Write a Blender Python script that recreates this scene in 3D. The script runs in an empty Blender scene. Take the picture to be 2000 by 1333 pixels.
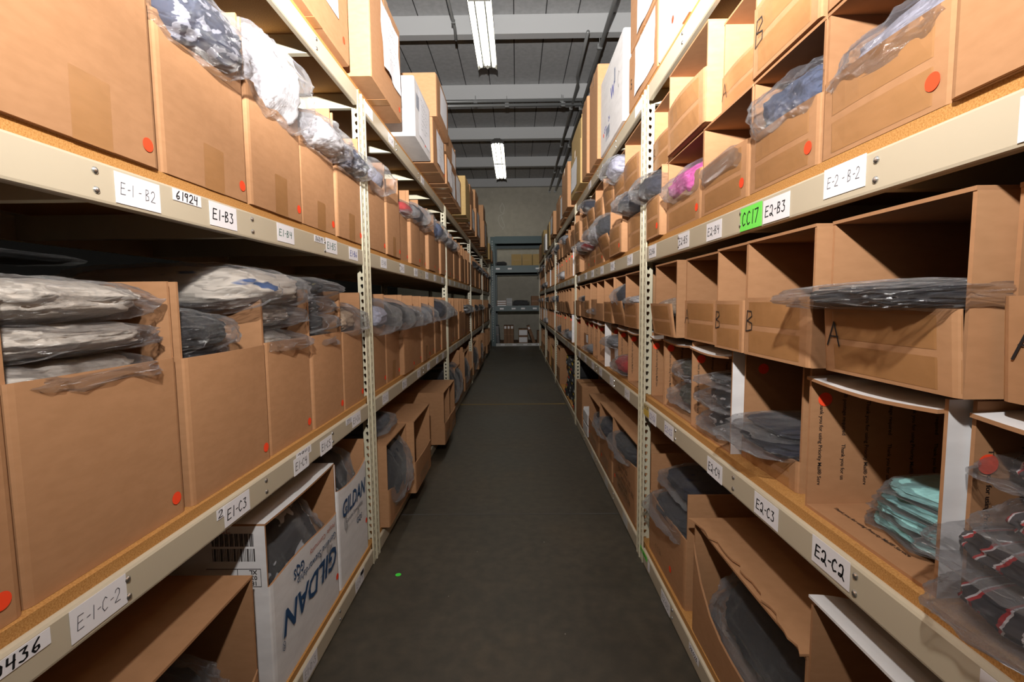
import bpy, bmesh, math, random
from mathutils import Vector, Matrix, noise
C = bpy.context.scene.collection
SC = bpy.context.scene
PI = math.pi

# ------------------------------------------------------------------ camera, light, exposure
CAMZ = 0.90
def look(yaw, pitch, roll):
    cy, sy, cp, sp, cr, sr = math.cos(yaw), math.sin(yaw), math.cos(pitch), math.sin(pitch), math.cos(roll), math.sin(roll)
    fw = Vector((sy*cp, cy*cp, -sp)); r0 = Vector((cy, -sy, 0)); u0 = r0.cross(fw)
    r = cr*r0 + sr*u0; u = -sr*r0 + cr*u0
    m = Matrix((r, u, -fw)).transposed().to_4x4()
    return m
cam = bpy.data.cameras.new('camera'); camo = bpy.data.objects.new('camera', cam); C.objects.link(camo)
cam.sensor_width = 36; cam.lens = 931.45*36/2000; cam.clip_start = .02; cam.clip_end = 60
camo.matrix_world = Matrix.Translation((0, 0, CAMZ)) @ look(-0.0102744, 0.0818624, -0.0103107)
SC.camera = camo
w = bpy.data.worlds.new('world'); SC.world = w; w.use_nodes = True
w.node_tree.nodes['Background'].inputs[0].default_value = (1, .95, .88, 1)
w.node_tree.nodes['Background'].inputs[1].default_value = .05
FLASH = Vector((-.045, 0, 1.40))
def lamp(name, typ, loc, power, color=(1, .97, .93), **k):
    l = bpy.data.lights.new(name, typ); l.energy = power; l.color = color
    for a, b in k.items(): setattr(l, a, b)
    o = bpy.data.objects.new(name, l); C.objects.link(o); o.location = loc
    return o
fl = lamp('flash_head', 'SPOT', FLASH, 820, spot_size=math.radians(117), spot_blend=1.0, shadow_soft_size=.02)
fl.rotation_euler = Vector((.0, 1, .78)).to_track_quat('-Z', 'Y').to_euler()
lamp('flash_spill', 'POINT', FLASH, 23, shadow_soft_size=.02)
fw_ = lamp('flash_wide', 'SPOT', FLASH, 80, spot_size=math.radians(178), spot_blend=1.0, shadow_soft_size=.02)
fw_.rotation_euler = Vector((0, 1, .36)).to_track_quat('-Z', 'Y').to_euler()
SC.view_settings.view_transform = 'Standard'; SC.view_settings.look = 'None'
SC.view_settings.exposure = 0.0; SC.view_settings.gamma = 1.0; SC.view_settings.use_curve_mapping = False
SC.cycles.use_denoising = True
SC.cycles.max_bounces = 6; SC.cycles.diffuse_bounces = 3; SC.cycles.glossy_bounces = 2; SC.cycles.transmission_bounces = 2
SC.cycles.transparent_max_bounces = 10; SC.cycles.caustics_reflective = False; SC.cycles.caustics_refractive = False

# ------------------------------------------------------------------ materials
MAT = {}
def newmat(name):
    m = bpy.data.materials.new(name); m.use_nodes = True; MAT[name] = m
    nt = m.node_tree; return m, nt, nt.nodes['Principled BSDF']
def N(nt, typ, **k):
    n = nt.nodes.new(typ)
    for a, b in k.items():
        if a in n.inputs: n.inputs[a].default_value = b
        else: setattr(n, a, b)
    return n
def plain(name, col, rough=.6, metal=0, spec=.5, bump=0, bscale=80, emit=0):
    m, nt, b = newmat(name)
    b.inputs['Base Color'].default_value = (*col, 1); b.inputs['Roughness'].default_value = rough
    b.inputs['Metallic'].default_value = metal; b.inputs['Specular IOR Level'].default_value = spec
    if emit:
        b.inputs['Emission Color'].default_value = (*col, 1); b.inputs['Emission Strength'].default_value = emit
    if bump:
        tc = N(nt, 'ShaderNodeTexCoord'); no = N(nt, 'ShaderNodeTexNoise', Scale=bscale, Detail=4.0)
        bm = N(nt, 'ShaderNodeBump', Strength=bump, Distance=.004)
        nt.links.new(tc.outputs['Object'], no.inputs['Vector']); nt.links.new(no.outputs[0], bm.inputs['Height'])
        nt.links.new(bm.outputs[0], b.inputs['Normal'])
    return m
def ramp(nt, src, stops):
    r = N(nt, 'ShaderNodeValToRGB'); cr = r.color_ramp
    while len(cr.elements) < len(stops): cr.elements.new(.5)
    for e, (p, c) in zip(cr.elements, stops): e.position = p; e.color = (*c, 1)
    nt.links.new(src, r.inputs[0]); return r
def mottled(name, c0, c1, scale, rough=.8, spec=.3, stretch=(1, 1, 1), bump=.0, vary=0.0, lo=.35, hi=.65, detail=5.0):
    m, nt, b = newmat(name)
    tc = N(nt, 'ShaderNodeTexCoord'); mp = N(nt, 'ShaderNodeMapping'); mp.inputs['Scale'].default_value = stretch
    no = N(nt, 'ShaderNodeTexNoise', Scale=scale, Detail=detail)
    nt.links.new(tc.outputs['Object'], mp.inputs[0]); nt.links.new(mp.outputs[0], no.inputs['Vector'])
    r = ramp(nt, no.outputs[0], [(lo, c0), (hi, c1)]); out = r.outputs[0]
    if vary:
        oi = N(nt, 'ShaderNodeObjectInfo'); mr = N(nt, 'ShaderNodeMapRange')
        mr.inputs['To Min'].default_value = 1-vary; mr.inputs['To Max'].default_value = 1+vary
        hs = N(nt, 'ShaderNodeHueSaturation')
        nt.links.new(oi.outputs['Random'], mr.inputs['Value']); nt.links.new(mr.outputs[0], hs.inputs['Value'])
        nt.links.new(out, hs.inputs['Color']); out = hs.outputs[0]
    nt.links.new(out, b.inputs['Base Color'])
    b.inputs['Roughness'].default_value = rough; b.inputs['Specular IOR Level'].default_value = spec
    if bump:
        bm = N(nt, 'ShaderNodeBump', Strength=bump, Distance=(.003 if bump < .3 else .009))
        nt.links.new(no.outputs[0], bm.inputs['Height']); nt.links.new(bm.outputs[0], b.inputs['Normal'])
    return m
mottled('kraft', (.395, .204, .098), (.43, .225, .111), 40, .75, .25, (1, 1, 2.5), .02, .07)
mottled('kraft_in', (.375, .19, .092), (.405, .208, .102), 40, .8, .2, (1, 1, 2.5), .02, .06)
mottled('tan_board', (.40, .27, .11), (.44, .30, .125), 40, .75, .25, (1, 1, 2), .02, .06)
mottled('carton_white', (.70, .68, .68), (.78, .76, .76), 14, .55, .35, (1, 1, 3), .04, .03)
mottled('particle', (.40, .18, .048), (.56, .29, .095), 520, .75, .2, (1, 1, 1), .15, 0, .36, .62)
plain('paint', (.53, .455, .335), .38, 0, .5, .04, 30)
plain('paint_post', (.60, .55, .405), .4, 0, .5)
plain('hole', (.012, .011, .01), .9)
plain('steel', (.62, .63, .64), .28, 1.0)
plain('card', (.84, .82, .85), .5, 0, .4)
plain('paper', (.84, .84, .88), .6, 0, .3)
plain('ink', (.012, .012, .014), .6); plain('ink_green', (.01, .12, .07), .6); plain('ink_blue', (.03, .04, .36), .6)
plain('ink_pencil', (.10, .10, .12), .6); plain('print', (.020, .013, .011), .7); plain('logo_blue', (.016, .06, .155), .55)
plain('print_orange', (.45, .09, .03), .6); plain('ink_red', (.30, .02, .02), .6); plain('print_grey', (.09, .10, .13), .6)
plain('dot', (1.0, .075, .022), .6, 0, .3); plain('dot_green', (.05, .75, .05), .6)
plain('tag_green', (.18, .80, .10), .55); plain('tag_yellow', (.70, .48, .06), .55); plain('tag_tan', (.55, .42, .18), .55)
mottled('tape', (.345, .168, .064), (.38, .186, .074), 30, .28, .55, (1, 1, 3), .04, .03)
plain('joist', (.57, .575, .58), .7); plain('galv', (.40, .41, .41), .45, .6)
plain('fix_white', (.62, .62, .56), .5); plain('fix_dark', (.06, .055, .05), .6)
plain('tube', (1.0, .98, .86), .4, 0, .5, 0, 80, 14.0)
plain('teal', (.022, .060, .068), .42, 0, .5); plain('black_plastic', (.015, .015, .016), .35)
plain('dark_kraft', (.22, .115, .06), .8); plain('yellow_card', (.75, .50, .05), .5); plain('label_grey', (.55, .55, .53), .5)
mottled('wall', (.50, .465, .385), (.56, .52, .435), 9, .85, .2, (1, 1, 1), .1, 0)
plain('wall_painted_shade', (.012, .011, .010), .9); plain('stain', (.62, .59, .52), .8)  # near-black for the side walls: darkness of the unlit gaps put into the colour
def concrete():
    m, nt, b = newmat('concrete')
    tc = N(nt, 'ShaderNodeTexCoord')
    n1 = N(nt, 'ShaderNodeTexNoise', Scale=1.6, Detail=8.0, Roughness=.62); n2 = N(nt, 'ShaderNodeTexNoise', Scale=26.0, Detail=6.0)
    for n in (n1, n2): nt.links.new(tc.outputs['Object'], n.inputs['Vector'])
    r1 = ramp(nt, n1.outputs[0], [(.30, (.030, .023, .014)), (.52, (.055, .044, .030)), (.72, (.080, .060, .037))])
    r2 = ramp(nt, n2.outputs[0], [(.35, (.72, .72, .72)), (.7, (1.15, 1.13, 1.1))])
    mx = N(nt, 'ShaderNodeMixRGB', blend_type='MULTIPLY'); mx.inputs[0].default_value = 1
    nt.links.new(r1.outputs[0], mx.inputs[1]); nt.links.new(r2.outputs[0], mx.inputs[2])
    vo = N(nt, 'ShaderNodeTexVoronoi', Scale=9.0); nt.links.new(tc.outputs['Object'], vo.inputs['Vector'])
    lt = N(nt, 'ShaderNodeMath', operation='LESS_THAN'); lt.inputs[1].default_value = .022; nt.links.new(vo.outputs['Distance'], lt.inputs[0])
    m2 = N(nt, 'ShaderNodeMixRGB'); m2.inputs[2].default_value = (.32, .30, .26, 1); nt.links.new(lt.outputs[0], m2.inputs[0]); nt.links.new(mx.outputs[0], m2.inputs[1])
    nt.links.new(m2.outputs[0], b.inputs['Base Color'])
    rr = N(nt, 'ShaderNodeMapRange'); rr.inputs['To Min'].default_value = .35; rr.inputs['To Max'].default_value = .7
    nt.links.new(n1.outputs[0], rr.inputs['Value']); nt.links.new(rr.outputs[0], b.inputs['Roughness'])
    bp = N(nt, 'ShaderNodeBump', Strength=.12, Distance=.004); nt.links.new(n2.outputs[0], bp.inputs['Height']); nt.links.new(bp.outputs[0], b.inputs['Normal'])
concrete()
def ceiling_mat():
    m, nt, b = newmat('slab')
    tc = N(nt, 'ShaderNodeTexCoord'); sp = N(nt, 'ShaderNodeSeparateXYZ'); nt.links.new(tc.outputs['Object'], sp.inputs[0])
    md = N(nt, 'ShaderNodeMath', operation='PINGPONG'); md.inputs[1].default_value = .157; nt.links.new(sp.outputs['X'], md.inputs[0])
    lt = N(nt, 'ShaderNodeMath', operation='LESS_THAN'); lt.inputs[1].default_value = .005; nt.links.new(md.outputs[0], lt.inputs[0])
    no = N(nt, 'ShaderNodeTexNoise', Scale=20.0, Detail=5.0); nt.links.new(tc.outputs['Object'], no.inputs['Vector'])
    r = ramp(nt, no.outputs[0], [(.3, (.40, .402, .408)), (.7, (.48, .482, .488))])
    mx = N(nt, 'ShaderNodeMixRGB'); mx.inputs[2].default_value = (.03, .03, .03, 1)
    nt.links.new(lt.outputs[0], mx.inputs[0]); nt.links.new(r.outputs[0], mx.inputs[1]); nt.links.new(mx.outputs[0], b.inputs['Base Color'])
    b.inputs['Roughness'].default_value = .85
ceiling_mat()
def film():
    m, nt, b = newmat('film'); nt.nodes.remove(b)
    out = nt.nodes['Material Output']
    tc = N(nt, 'ShaderNodeTexCoord'); no = N(nt, 'ShaderNodeTexNoise', Scale=60.0, Detail=3.0); bp = N(nt, 'ShaderNodeBump', Strength=1.0, Distance=.012)
    nt.links.new(tc.outputs['Object'], no.inputs['Vector']); nt.links.new(no.outputs[0], bp.inputs['Height'])
    tr = N(nt, 'ShaderNodeBsdfTransparent'); tr.inputs[0].default_value = (.95, .95, .96, 1)
    gl = N(nt, 'ShaderNodeBsdfGlossy'); gl.inputs['Roughness'].default_value = .21
    df = N(nt, 'ShaderNodeBsdfDiffuse'); df.inputs[0].default_value = (.75, .74, .78, 1)
    m0 = N(nt, 'ShaderNodeMixShader'); m0.inputs[0].default_value = .90
    nt.links.new(df.outputs[0], m0.inputs[1]); nt.links.new(gl.outputs[0], m0.inputs[2])
    lw = N(nt, 'ShaderNodeLayerWeight', Blend=.3); mr = N(nt, 'ShaderNodeMapRange')
    mr.inputs['To Min'].default_value = .19; mr.inputs['To Max'].default_value = .52
    nt.links.new(bp.outputs[0], gl.inputs['Normal'])
    nt.links.new(lw.outputs['Fresnel'], mr.inputs['Value'])
    m1 = N(nt, 'ShaderNodeMixShader')
    nt.links.new(mr.outputs[0], m1.inputs[0]); nt.links.new(tr.outputs[0], m1.inputs[1]); nt.links.new(m0.outputs[0], m1.inputs[2])
    nt.links.new(m1.outputs[0], out.inputs['Surface'])
film()
def fabric(name, c, var=.15):
    return mottled('fab_'+name, tuple(x*(1-var) for x in c), tuple(x*(1+var) for x in c), 4, .85, .25, (1, 2.0, 1), .31)
for n, c in dict(cream=(.72, .64, .55), navy=(.018, .021, .036), charcoal=(.030, .032, .038), black=(.010, .010, .012), teal=(.30, .60, .60), pink=(.70, .10, .42),
                 olive=(.10, .105, .075), white=(.80, .79, .82), blue=(.10, .13, .22), tan=(.50, .36, .24), grey=(.25, .26, .29), red=(.45, .03, .03), violet=(.42, .42, .52)).items():
    fabric(n, c)
def printed(name, base, ink, scale, thr):
    m, nt, b = newmat('fab_'+name)
    tc = N(nt, 'ShaderNodeTexCoord'); no = N(nt, 'ShaderNodeTexNoise', Scale=scale, Detail=2.0); nt.links.new(tc.outputs['Object'], no.inputs['Vector'])
    r = ramp(nt, no.outputs[0], [(thr, base), (thr+.02, ink)]); nt.links.new(r.outputs[0], b.inputs['Base Color']); b.inputs['Roughness'].default_value = .8
printed('bw', (.015, .015, .018), (.70, .70, .72), 2.6, .56)
printed('navywhite', (.045, .055, .095), (.36, .37, .44), 3.8, .56)
printed('creamblue', (.72, .64, .55), (.03, .10, .30), 1.3, .66)
printed('blackgold', (.014, .015, .018), (.40, .36, .20), 2.0, .66)
def plaid():
    m, nt, b = newmat('fab_plaid')
    tc = N(nt, 'ShaderNodeTexCoord'); wv = N(nt, 'ShaderNodeTexWave', Scale=.62, Distortion=1.6); wv.bands_direction = 'Y'
    nt.links.new(tc.outputs['Object'], wv.inputs['Vector'])
    r = ramp(nt, wv.outputs[0], [(0, (.03, .03, .035)), (.38, (.03, .03, .035)), (.42, (.50, .03, .035)), (.62, (.50, .03, .035)), (.66, (.72, .68, .70)), (.80, (.05, .045, .05))])
    r.color_ramp.interpolation = 'CONSTANT'
    nt.links.new(r.outputs[0], b.inputs['Base Color']); b.inputs['Roughness'].default_value = .8
plaid()

# ------------------------------------------------------------------ mesh helpers
class MB:
    def __init__(s): s.v = []; s.f = []; s.m = []
    def face(s, pts, mi=0):
        n = len(s.v); s.v += [tuple(p) for p in pts]; s.f.append(tuple(range(n, n+len(pts)))); s.m.append(mi)
    def idx(s, pts, faces, mi=0):
        n = len(s.v); s.v += [tuple(p) for p in pts]
        for k, f in enumerate(faces): s.f.append(tuple(n+i for i in f)); s.m.append(mi[k] if isinstance(mi, (list, tuple)) else mi)
    def box(s, x0, x1, y0, y1, z0, z1, mi=0):
        p = [(x0, y0, z0), (x1, y0, z0), (x1, y1, z0), (x0, y1, z0), (x0, y0, z1), (x1, y0, z1), (x1, y1, z1), (x0, y1, z1)]
        s.idx(p, [(0, 3, 2, 1), (4, 5, 6, 7), (0, 1, 5, 4), (2, 3, 7, 6), (1, 2, 6, 5), (3, 0, 4, 7)], mi)
    def prism(s, prof, ax, a0, a1, mi=0):
        """extrude a closed 2D profile along axis ax ('x','y','z')"""
        def P(u, v, t): return {'x': (t, u, v), 'y': (u, t, v), 'z': (u, v, t)}[ax]
        n = len(prof)
        s.idx([P(u, v, a0) for u, v in prof]+[P(u, v, a1) for u, v in prof],
              [tuple(range(n))[::-1], tuple(range(n, 2*n))]+[(i, (i+1) % n, n+(i+1) % n, n+i) for i in range(n)], mi)
    def tube(s, pts, r, n=8, mi=0):
        pts = [Vector(p) for p in pts]; rings = []
        for i, p in enumerate(pts):
            d = (pts[min(i+1, len(pts)-1)]-pts[max(i-1, 0)]).normalized()
            a = d.orthogonal().normalized() if i == 0 else (a - d*a.dot(d)).normalized()
            b = d.cross(a); rings.append([p+(a*math.cos(2*PI*k/n)+b*math.sin(2*PI*k/n))*r for k in range(n)])
        base = len(s.v)
        for rg in rings: s.v += [tuple(q) for q in rg]
        for i in range(len(rings)-1):
            for k in range(n):
                s.f.append((base+i*n+k, base+i*n+(k+1) % n, base+(i+1)*n+(k+1) % n, base+(i+1)*n+k)); s.m.append(mi)
        s.f.append(tuple(base+k for k in range(n))[::-1]); s.m.append(mi)
        s.f.append(tuple(base+(len(rings)-1)*n+k for k in range(n))); s.m.append(mi)
    def mesh(s, name, mats, smooth=False, fixn=True, ang=None):
        me = bpy.data.meshes.new(name); me.from_pydata(s.v, [], s.f)
        for m in (mats if isinstance(mats, (list, tuple)) else [mats]): me.materials.append(MAT[m])
        me.polygons.foreach_set('material_index', s.m)
        if fixn:
            bm = bmesh.new(); bm.from_mesh(me); bmesh.ops.recalc_face_normals(bm, faces=bm.faces); bm.to_mesh(me); bm.free()
        if smooth: me.polygons.foreach_set('use_smooth', [True]*len(me.polygons))
        me.update(); return me
    def build(s, name, mats, parent=None, loc=(0, 0, 0), smooth=False, fixn=True):
        return link(name, s.mesh(name, mats, smooth, fixn), parent, loc)
def link(name, me, parent=None, loc=(0, 0, 0)):
    o = bpy.data.objects.new(name, me); C.objects.link(o); o.location = loc
    if parent: o.parent = parent
    return o
def tag(o, label, cat, group=None):
    o['label'] = label; o['category'] = cat
    if group: o['group'] = group
    return o
def thing(name, label, cat, loc=(0, 0, 0), group=None):
    o = bpy.data.objects.new(name, None); C.objects.link(o); o.location = loc; o.empty_display_size = .05
    return tag(o, label, cat, group)
def struct(name, mb, mats):
    o = mb.build(name, mats); o['kind'] = 'structure'; return o

# handwriting: polylines on a unit em (height 1)
ST = {'E': [[(.5, .98), (.05, 1), (.03, .5), (0, 0), (.52, .02)], [(.04, .52), (.42, .55)]], '1': [[(.2, 1), (.17, 0)]],
      '2': [[(.03, .78), (.12, .96), (.3, 1), (.45, .85), (.42, .55), (.2, .25), (0, .02), (.52, .0)]],
      'Z': [[(.05, .75), (.15, .95), (.35, .97), (.45, .75), (.42, .3), (.25, .02), (.05, .05), (.06, .2), (.25, .22), (.45, .08), (.6, -.12)]],
      '3': [[(.03, .95), (.4, .97), (.2, .6), (.42, .45), (.42, .12), (.2, 0), (0, .1)]], '4': [[(.05, 1), (.03, .5), (.45, .52)], [(.42, .98), (.38, -.05)]],
      '5': [[(.48, 1), (.1, .98), (.06, .58), (.35, .56), (.44, .3), (.3, .03), (.02, .05)]], '6': [[(.4, 1), (.12, .6), (.03, .25), (.2, 0), (.42, .15), (.38, .4), (.1, .35)]],
      '7': [[(.02, .97), (.5, 1), (.2, 0)]], '9': [[(.42, .95), (.12, .95), (.05, .65), (.25, .52), (.42, .7), (.42, .95), (.36, 0)]],
      '8': [[(.4, .9), (.2, 1), (.06, .85), (.2, .6), (.42, .3), (.3, .02), (.08, .1), (.06, .3), (.38, .72), (.4, .9)]],
      '0': [[(.25, 1), (.05, .75), (.04, .3), (.2, 0), (.42, .2), (.45, .7), (.25, 1)]],
      'B': [[(.06, 0), (.08, 1), (.35, .97), (.4, .75), (.1, .52), (.42, .4), (.42, .1), (.06, 0)]], 'C': [[(.46, .85), (.3, 1), (.08, .75), (.04, .3), (.22, .0), (.48, .12)]],
      'D': [[(.06, 0), (.08, 1), (.35, .9), (.46, .5), (.32, .08), (.06, 0)]], 'F': [[(.5, 1), (.05, .97), (.03, 0)], [(.05, .55), (.4, .57)]],
      'A': [[(0, 0), (.25, 1), (.48, 0)], [(.08, .38), (.42, .4)]], '-': [[(.08, .48), (.34, .52)]], ' ': [], 'J': [[(.4, 1), (.38, .2), (.2, 0), (.02, .15)]],
      'L': [[(.08, 1), (.05, 0), (.45, .02)]], 'G': [[(.46, .85), (.28, 1), (.06, .7), (.06, .25), (.25, 0), (.46, .15), (.46, .45), (.28, .45)]], 'X': [[(.03, 1), (.45, 0)], [(.45, 1), (.02, 0)]]}
ADV = {'1': .42, '-': .45, ' ': .35}
def strokes(text, h, wd):
    """list of quads/polys in 2D for handwritten text, left aligned at 0,0"""
    out = []; x = 0; k = 0
    for ch in text:
        for pl in ST.get(ch, []):
            p = [(x+a*h*.95+b*h*.06, b*h) for a, b in pl]
            for (a, b), (c, d) in zip(p, p[1:]):
                l = math.hypot(c-a, d-b) or 1; nx, ny = -(d-b)/l*wd/2, (c-a)/l*wd/2
                out.append([(a+nx, b+ny), (a-nx, b-ny), (c-nx, d-ny), (c+nx, d+ny)])
            for a, b in p: out.append([(a+wd/2*math.cos(t*PI/3), b+wd/2*math.sin(t*PI/3)) for t in range(6)])
        x += ADV.get(ch, .68)*h
    return out, x
_FT = {}
def font_polys(text, size, bold=0.0, shear=0.0):
    key = (text, bold, shear)
    if key not in _FT:
        cu = bpy.data.curves.new('t', 'FONT'); cu.body = text; cu.size = 1; cu.offset = bold; cu.shear = shear; cu.resolution_u = 2
        ob = bpy.data.objects.new('t', cu); C.objects.link(ob)
        dg = bpy.context.evaluated_depsgraph_get(); me = bpy.data.meshes.new_from_object(ob.evaluated_get(dg))
        _FT[key] = ([v.co.copy() for v in me.vertices], [tuple(p.vertices) for p in me.polygons])
        bpy.data.objects.remove(ob); bpy.data.curves.remove(cu); bpy.data.meshes.remove(me)
    vs, fs = _FT[key]
    return [(v.x*size, v.y*size) for v in vs], fs
def put_font(mb, text, size, org, du, dv, mi=0, bold=0.0, shear=0.0, width=None):
    org, du, dv = Vector(org), Vector(du), Vector(dv)
    vs, fs = font_polys(text, size, bold, shear)
    sx = width/(max(x for x, y in vs) or 1) if width else 1
    mb.idx([org+du*(x*sx)+dv*y for x, y in vs], fs, mi)
def put_hand(mb, text, h, wd, org, du, dv, mi=0, width=None):
    org, du, dv = Vector(org), Vector(du), Vector(dv)
    ps, tw = strokes(text, h, wd); sx = width/tw if width else 1
    for p in ps: mb.face([org+du*(x*sx)+dv*y for x, y in p], mi)
def disc(mb, c, du, dv, r, mi=0, n=20):
    c, du, dv = Vector(c), Vector(du), Vector(dv)
    mb.face([c+du*(r*math.cos(2*PI*k/n))+dv*(r*math.sin(2*PI*k/n)) for k in range(n)], mi)

DOTM = {}
def dot_mesh(plane, r):
    if (plane, r) not in DOTM:
        mb = MB()
        if plane == 'x': disc(mb, (0, 0, 0), (0, 1, 0), (0, 0, 1), r)
        else: disc(mb, (0, 0, 0), (1, 0, 0), (0, 0, 1), r)
        DOTM[plane, r] = mb.mesh('dot', 'dot', fixn=False)
    return DOTM[plane, r]
# ------------------------------------------------------------------ room
XL, XR = -.5028, .425                      # faces of the left and right shelf beams
PY = [-.213, 1.617, 3.447, 5.277, 7.107, 8.937]   # post positions along the aisle
ZB, ZC, ZD, ZA = 1.092, .580, .070, 1.601  # tops of the boards
BEAMZ = {'A': 1.534, 'B': 1.025, 'C': .513, 'D': .003}
m = MB(); m.box(-6, 6, -3, 11.4, -.05, 0); struct('floor', m, 'concrete')
m = MB(); m.box(-6, 6, -3, 11.4, 3.71, 3.85); struct('ceiling', m, 'slab')
m = MB(); m.box(-6, 6, 11.26, 11.4, 0, 3.71); struct('wall_back', m, 'wall')
m = MB(); m.box(-2.9, -2.8, -3, 11.4, 0, 3.71); struct('shade_wall_left', m, 'wall_painted_shade')  # added close behind the rack, blackened to stand for unlit depth
m = MB(); m.box(2.8, 2.9, -3, 11.4, 0, 3.71); struct('shade_wall_right', m, 'wall_painted_shade')  # matching blackened wall, added on the other side
JY = [1.86, 3.39, 4.92, 6.43, 7.95, 9.52, 11.15]
for y in JY:
    m = MB(); m.box(-6, 6, y, y+.10, 3.53, 3.71); struct('ceiling_joist', m, 'joist')
m = MB(); m.box(-1.2, 1.2, 4.13, 4.165, .0003, .001); o = struct('trim_1', m, 'tag_yellow')
MAT['floor_stripe'] = plain('floor_stripe', (.20, .13, .03), .7); o.data.materials[0] = MAT['floor_stripe']
m = MB(); m.box(-1.2, 1.2, 1.955, 1.965, .0003, .0008); struct('trim_2', m, 'fix_dark')
m = MB(); disc(m, (-.401, 1.51, .0012), (1, 0, 0), (0, 1, 0), .0095); tag(m.build('dot_sticker', 'dot_green'), 'bright green round sticker lying on the concrete aisle floor', 'sticker')
# chalky drip mark on the back wall
m = MB()
def wallmark(pts, wd=.02):
    for (a, b), (c, d) in zip(pts, pts[1:]):
        l = math.hypot(c-a, d-b) or 1; nx, nz = -(d-b)/l*wd/2, (c-a)/l*wd/2
        m.face([(a+nx, 11.255, b+nz), (a-nx, 11.255, b-nz), (c-nx, 11.255, d-nz), (c+nx, 11.255, d+nz)])
def W(u, v): return ((u-1004)*11.26/931.45, .9+(591.5-v)*11.2/931.45)
wallmark([W(*p) for p in [(979, 401), (974, 410), (975, 418), (980, 422), (983, 412), (979, 402)]])
wallmark([W(*p) for p in [(982, 421), (972, 426), (970, 434), (974, 444), (979, 449)]]); wallmark([W(*p) for p in [(976, 427), (980, 438), (983, 445), (978, 452)]])
wallmark([W(*p) for p in [(961, 370), (963, 371)]], .03); wallmark([W(*p) for p in [(959, 379), (960, 383)]], .02)
o = m.build('trim_3', 'stain', fixn=False); o['kind'] = 'structure'

# ------------------------------------------------------------------ shelving
def plate_holes(mb, w, pitch, n, hw, hh, t, mi=0):
    """perforated strip in local (u along width, v up), thickness t toward +n; returned as points through fn"""
    pass
def perforated(fn, w, z0, n, pitch, hole, t, key):
    """mesh of a strip w wide with n holes; fn(u,v,d) maps to space"""
    mb = MB(); hx = w*.52 if key else w*.5
    for k in range(n):
        zc = z0+pitch*(k+.5); a, b = z0+pitch*k, z0+pitch*(k+1)
        outer = [(w, zc), (w, b), (hx, b), (0, b), (0, zc), (0, a), (hx, a), (w, a)]
        if key: inner = [(hx+hole*.42, zc+.003), (hx+hole*.30, zc+.007), (hx, zc+.0085), (hx-hole*.30, zc+.007), (hx-hole*.42, zc+.003), (hx-hole*.18, zc-.004), (hx, zc-.008), (hx+hole*.18, zc-.004)]
        else: inner = [(hx+hole*.5, zc+.001), (hx+hole*.5, zc+.006), (hx, zc+.007), (hx-hole*.5, zc+.006), (hx-hole*.5, zc-.001), (hx-hole*.5, zc-.006), (hx, zc-.007), (hx+hole*.5, zc-.006)]
        pts = [fn(u, v, 0) for u, v in outer+inner]+[fn(u, v, t) for u, v in outer+inner]
        fs = []
        for i in range(8):
            j = (i+1) % 8
            fs += [(i, j, 8+j, 8+i), (16+i, 24+i, 24+j, 16+j), (8+i, 8+j, 24+j, 24+i)]
        fs += [(0, 1, 17, 16), (7, 0, 16, 23), (3, 4, 20, 19), (4, 5, 21, 20)]
        if k == n-1: fs += [(1, 2, 18, 17), (2, 3, 19, 18)]
        mb.idx(pts, fs)
    return mb
POSTM = {}
def post_mesh(side, front):
    s = -1 if side == 'L' else 1
    key = (s, front)
    if key in POSTM: return POSTM[key]
    mb = MB(); n = 62; p = .0254
    d = s if front else -s                    # direction into the shelf from the post's outer face
    for e in (-1, 1):                         # two angle posts back to back
        a = perforated(lambda u, v, q: (d*q, e*(.002+u), v), .034, .004, n, p, .005, .002, False); mb.idx(a.v, a.f)
        b = perforated(lambda u, v, q: (d*(.002+u), e*(.0005+q), v), .030, .004, n, p, .015, .002, True); mb.idx(b.v, b.f)
        mb.box(-.0015*d, .003*d, e*.034, e*.038, .0, 1.582); mb.box(-.003*d, .002*d, e*.0005, e*.004, 0, 1.582)
    mb.box(d*.0, d*.034, -.036, .036, 0, .004)
    POSTM[key] = mb.mesh('post', 'paint_post', fixn=True); return POSTM[key]
def beam_mesh(side, front, L, rivs):
    s = -1 if side == 'L' else 1; d = s if front else -s
    prof = [(0, .004), (.0008, .001), (.004, 0), (.014, 0), (.014, .002), (.004, .002), (.003, .004), (.003, .046), (.0045, .049), (.008, .0493), (.026, .0493), (.026, .051), (.006, .051), (.002, .0495), (0, .0465)]
    mb = MB(); mb.prism([(d*a, b) for a, b in prof], 'y', 0, L)
    for y in rivs:
        for z in (.014, .037):
            rings = [(.0, .0045), (-.0012, .0042), (-.0024, .0028), (-.003, .0008)]
            base = len(mb.v); nn = 10
            for q, r in rings: mb.v += [(d*q, y+r*math.cos(2*PI*k/nn), z+r*math.sin(2*PI*k/nn)) for k in range(nn)]
            for i in range(3):
                for k in range(nn): mb.f.append((base+i*nn+k, base+i*nn+(k+1) % nn, base+(i+1)*nn+(k+1) % nn, base+(i+1)*nn+k)); mb.m.append(1)
            mb.f.append(tuple(base+3*nn+k for k in range(nn))); mb.m.append(1)
    return mb.mesh('beam', ['paint', 'steel'])
DEP = .46
ORD = ['first', 'second', 'third', 'fourth', 'fifth', 'sixth', 'seventh', 'eighth', 'ninth', 'tenth', 'eleventh', 'twelfth']
CACHE = {}
UNITS = {}
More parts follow.
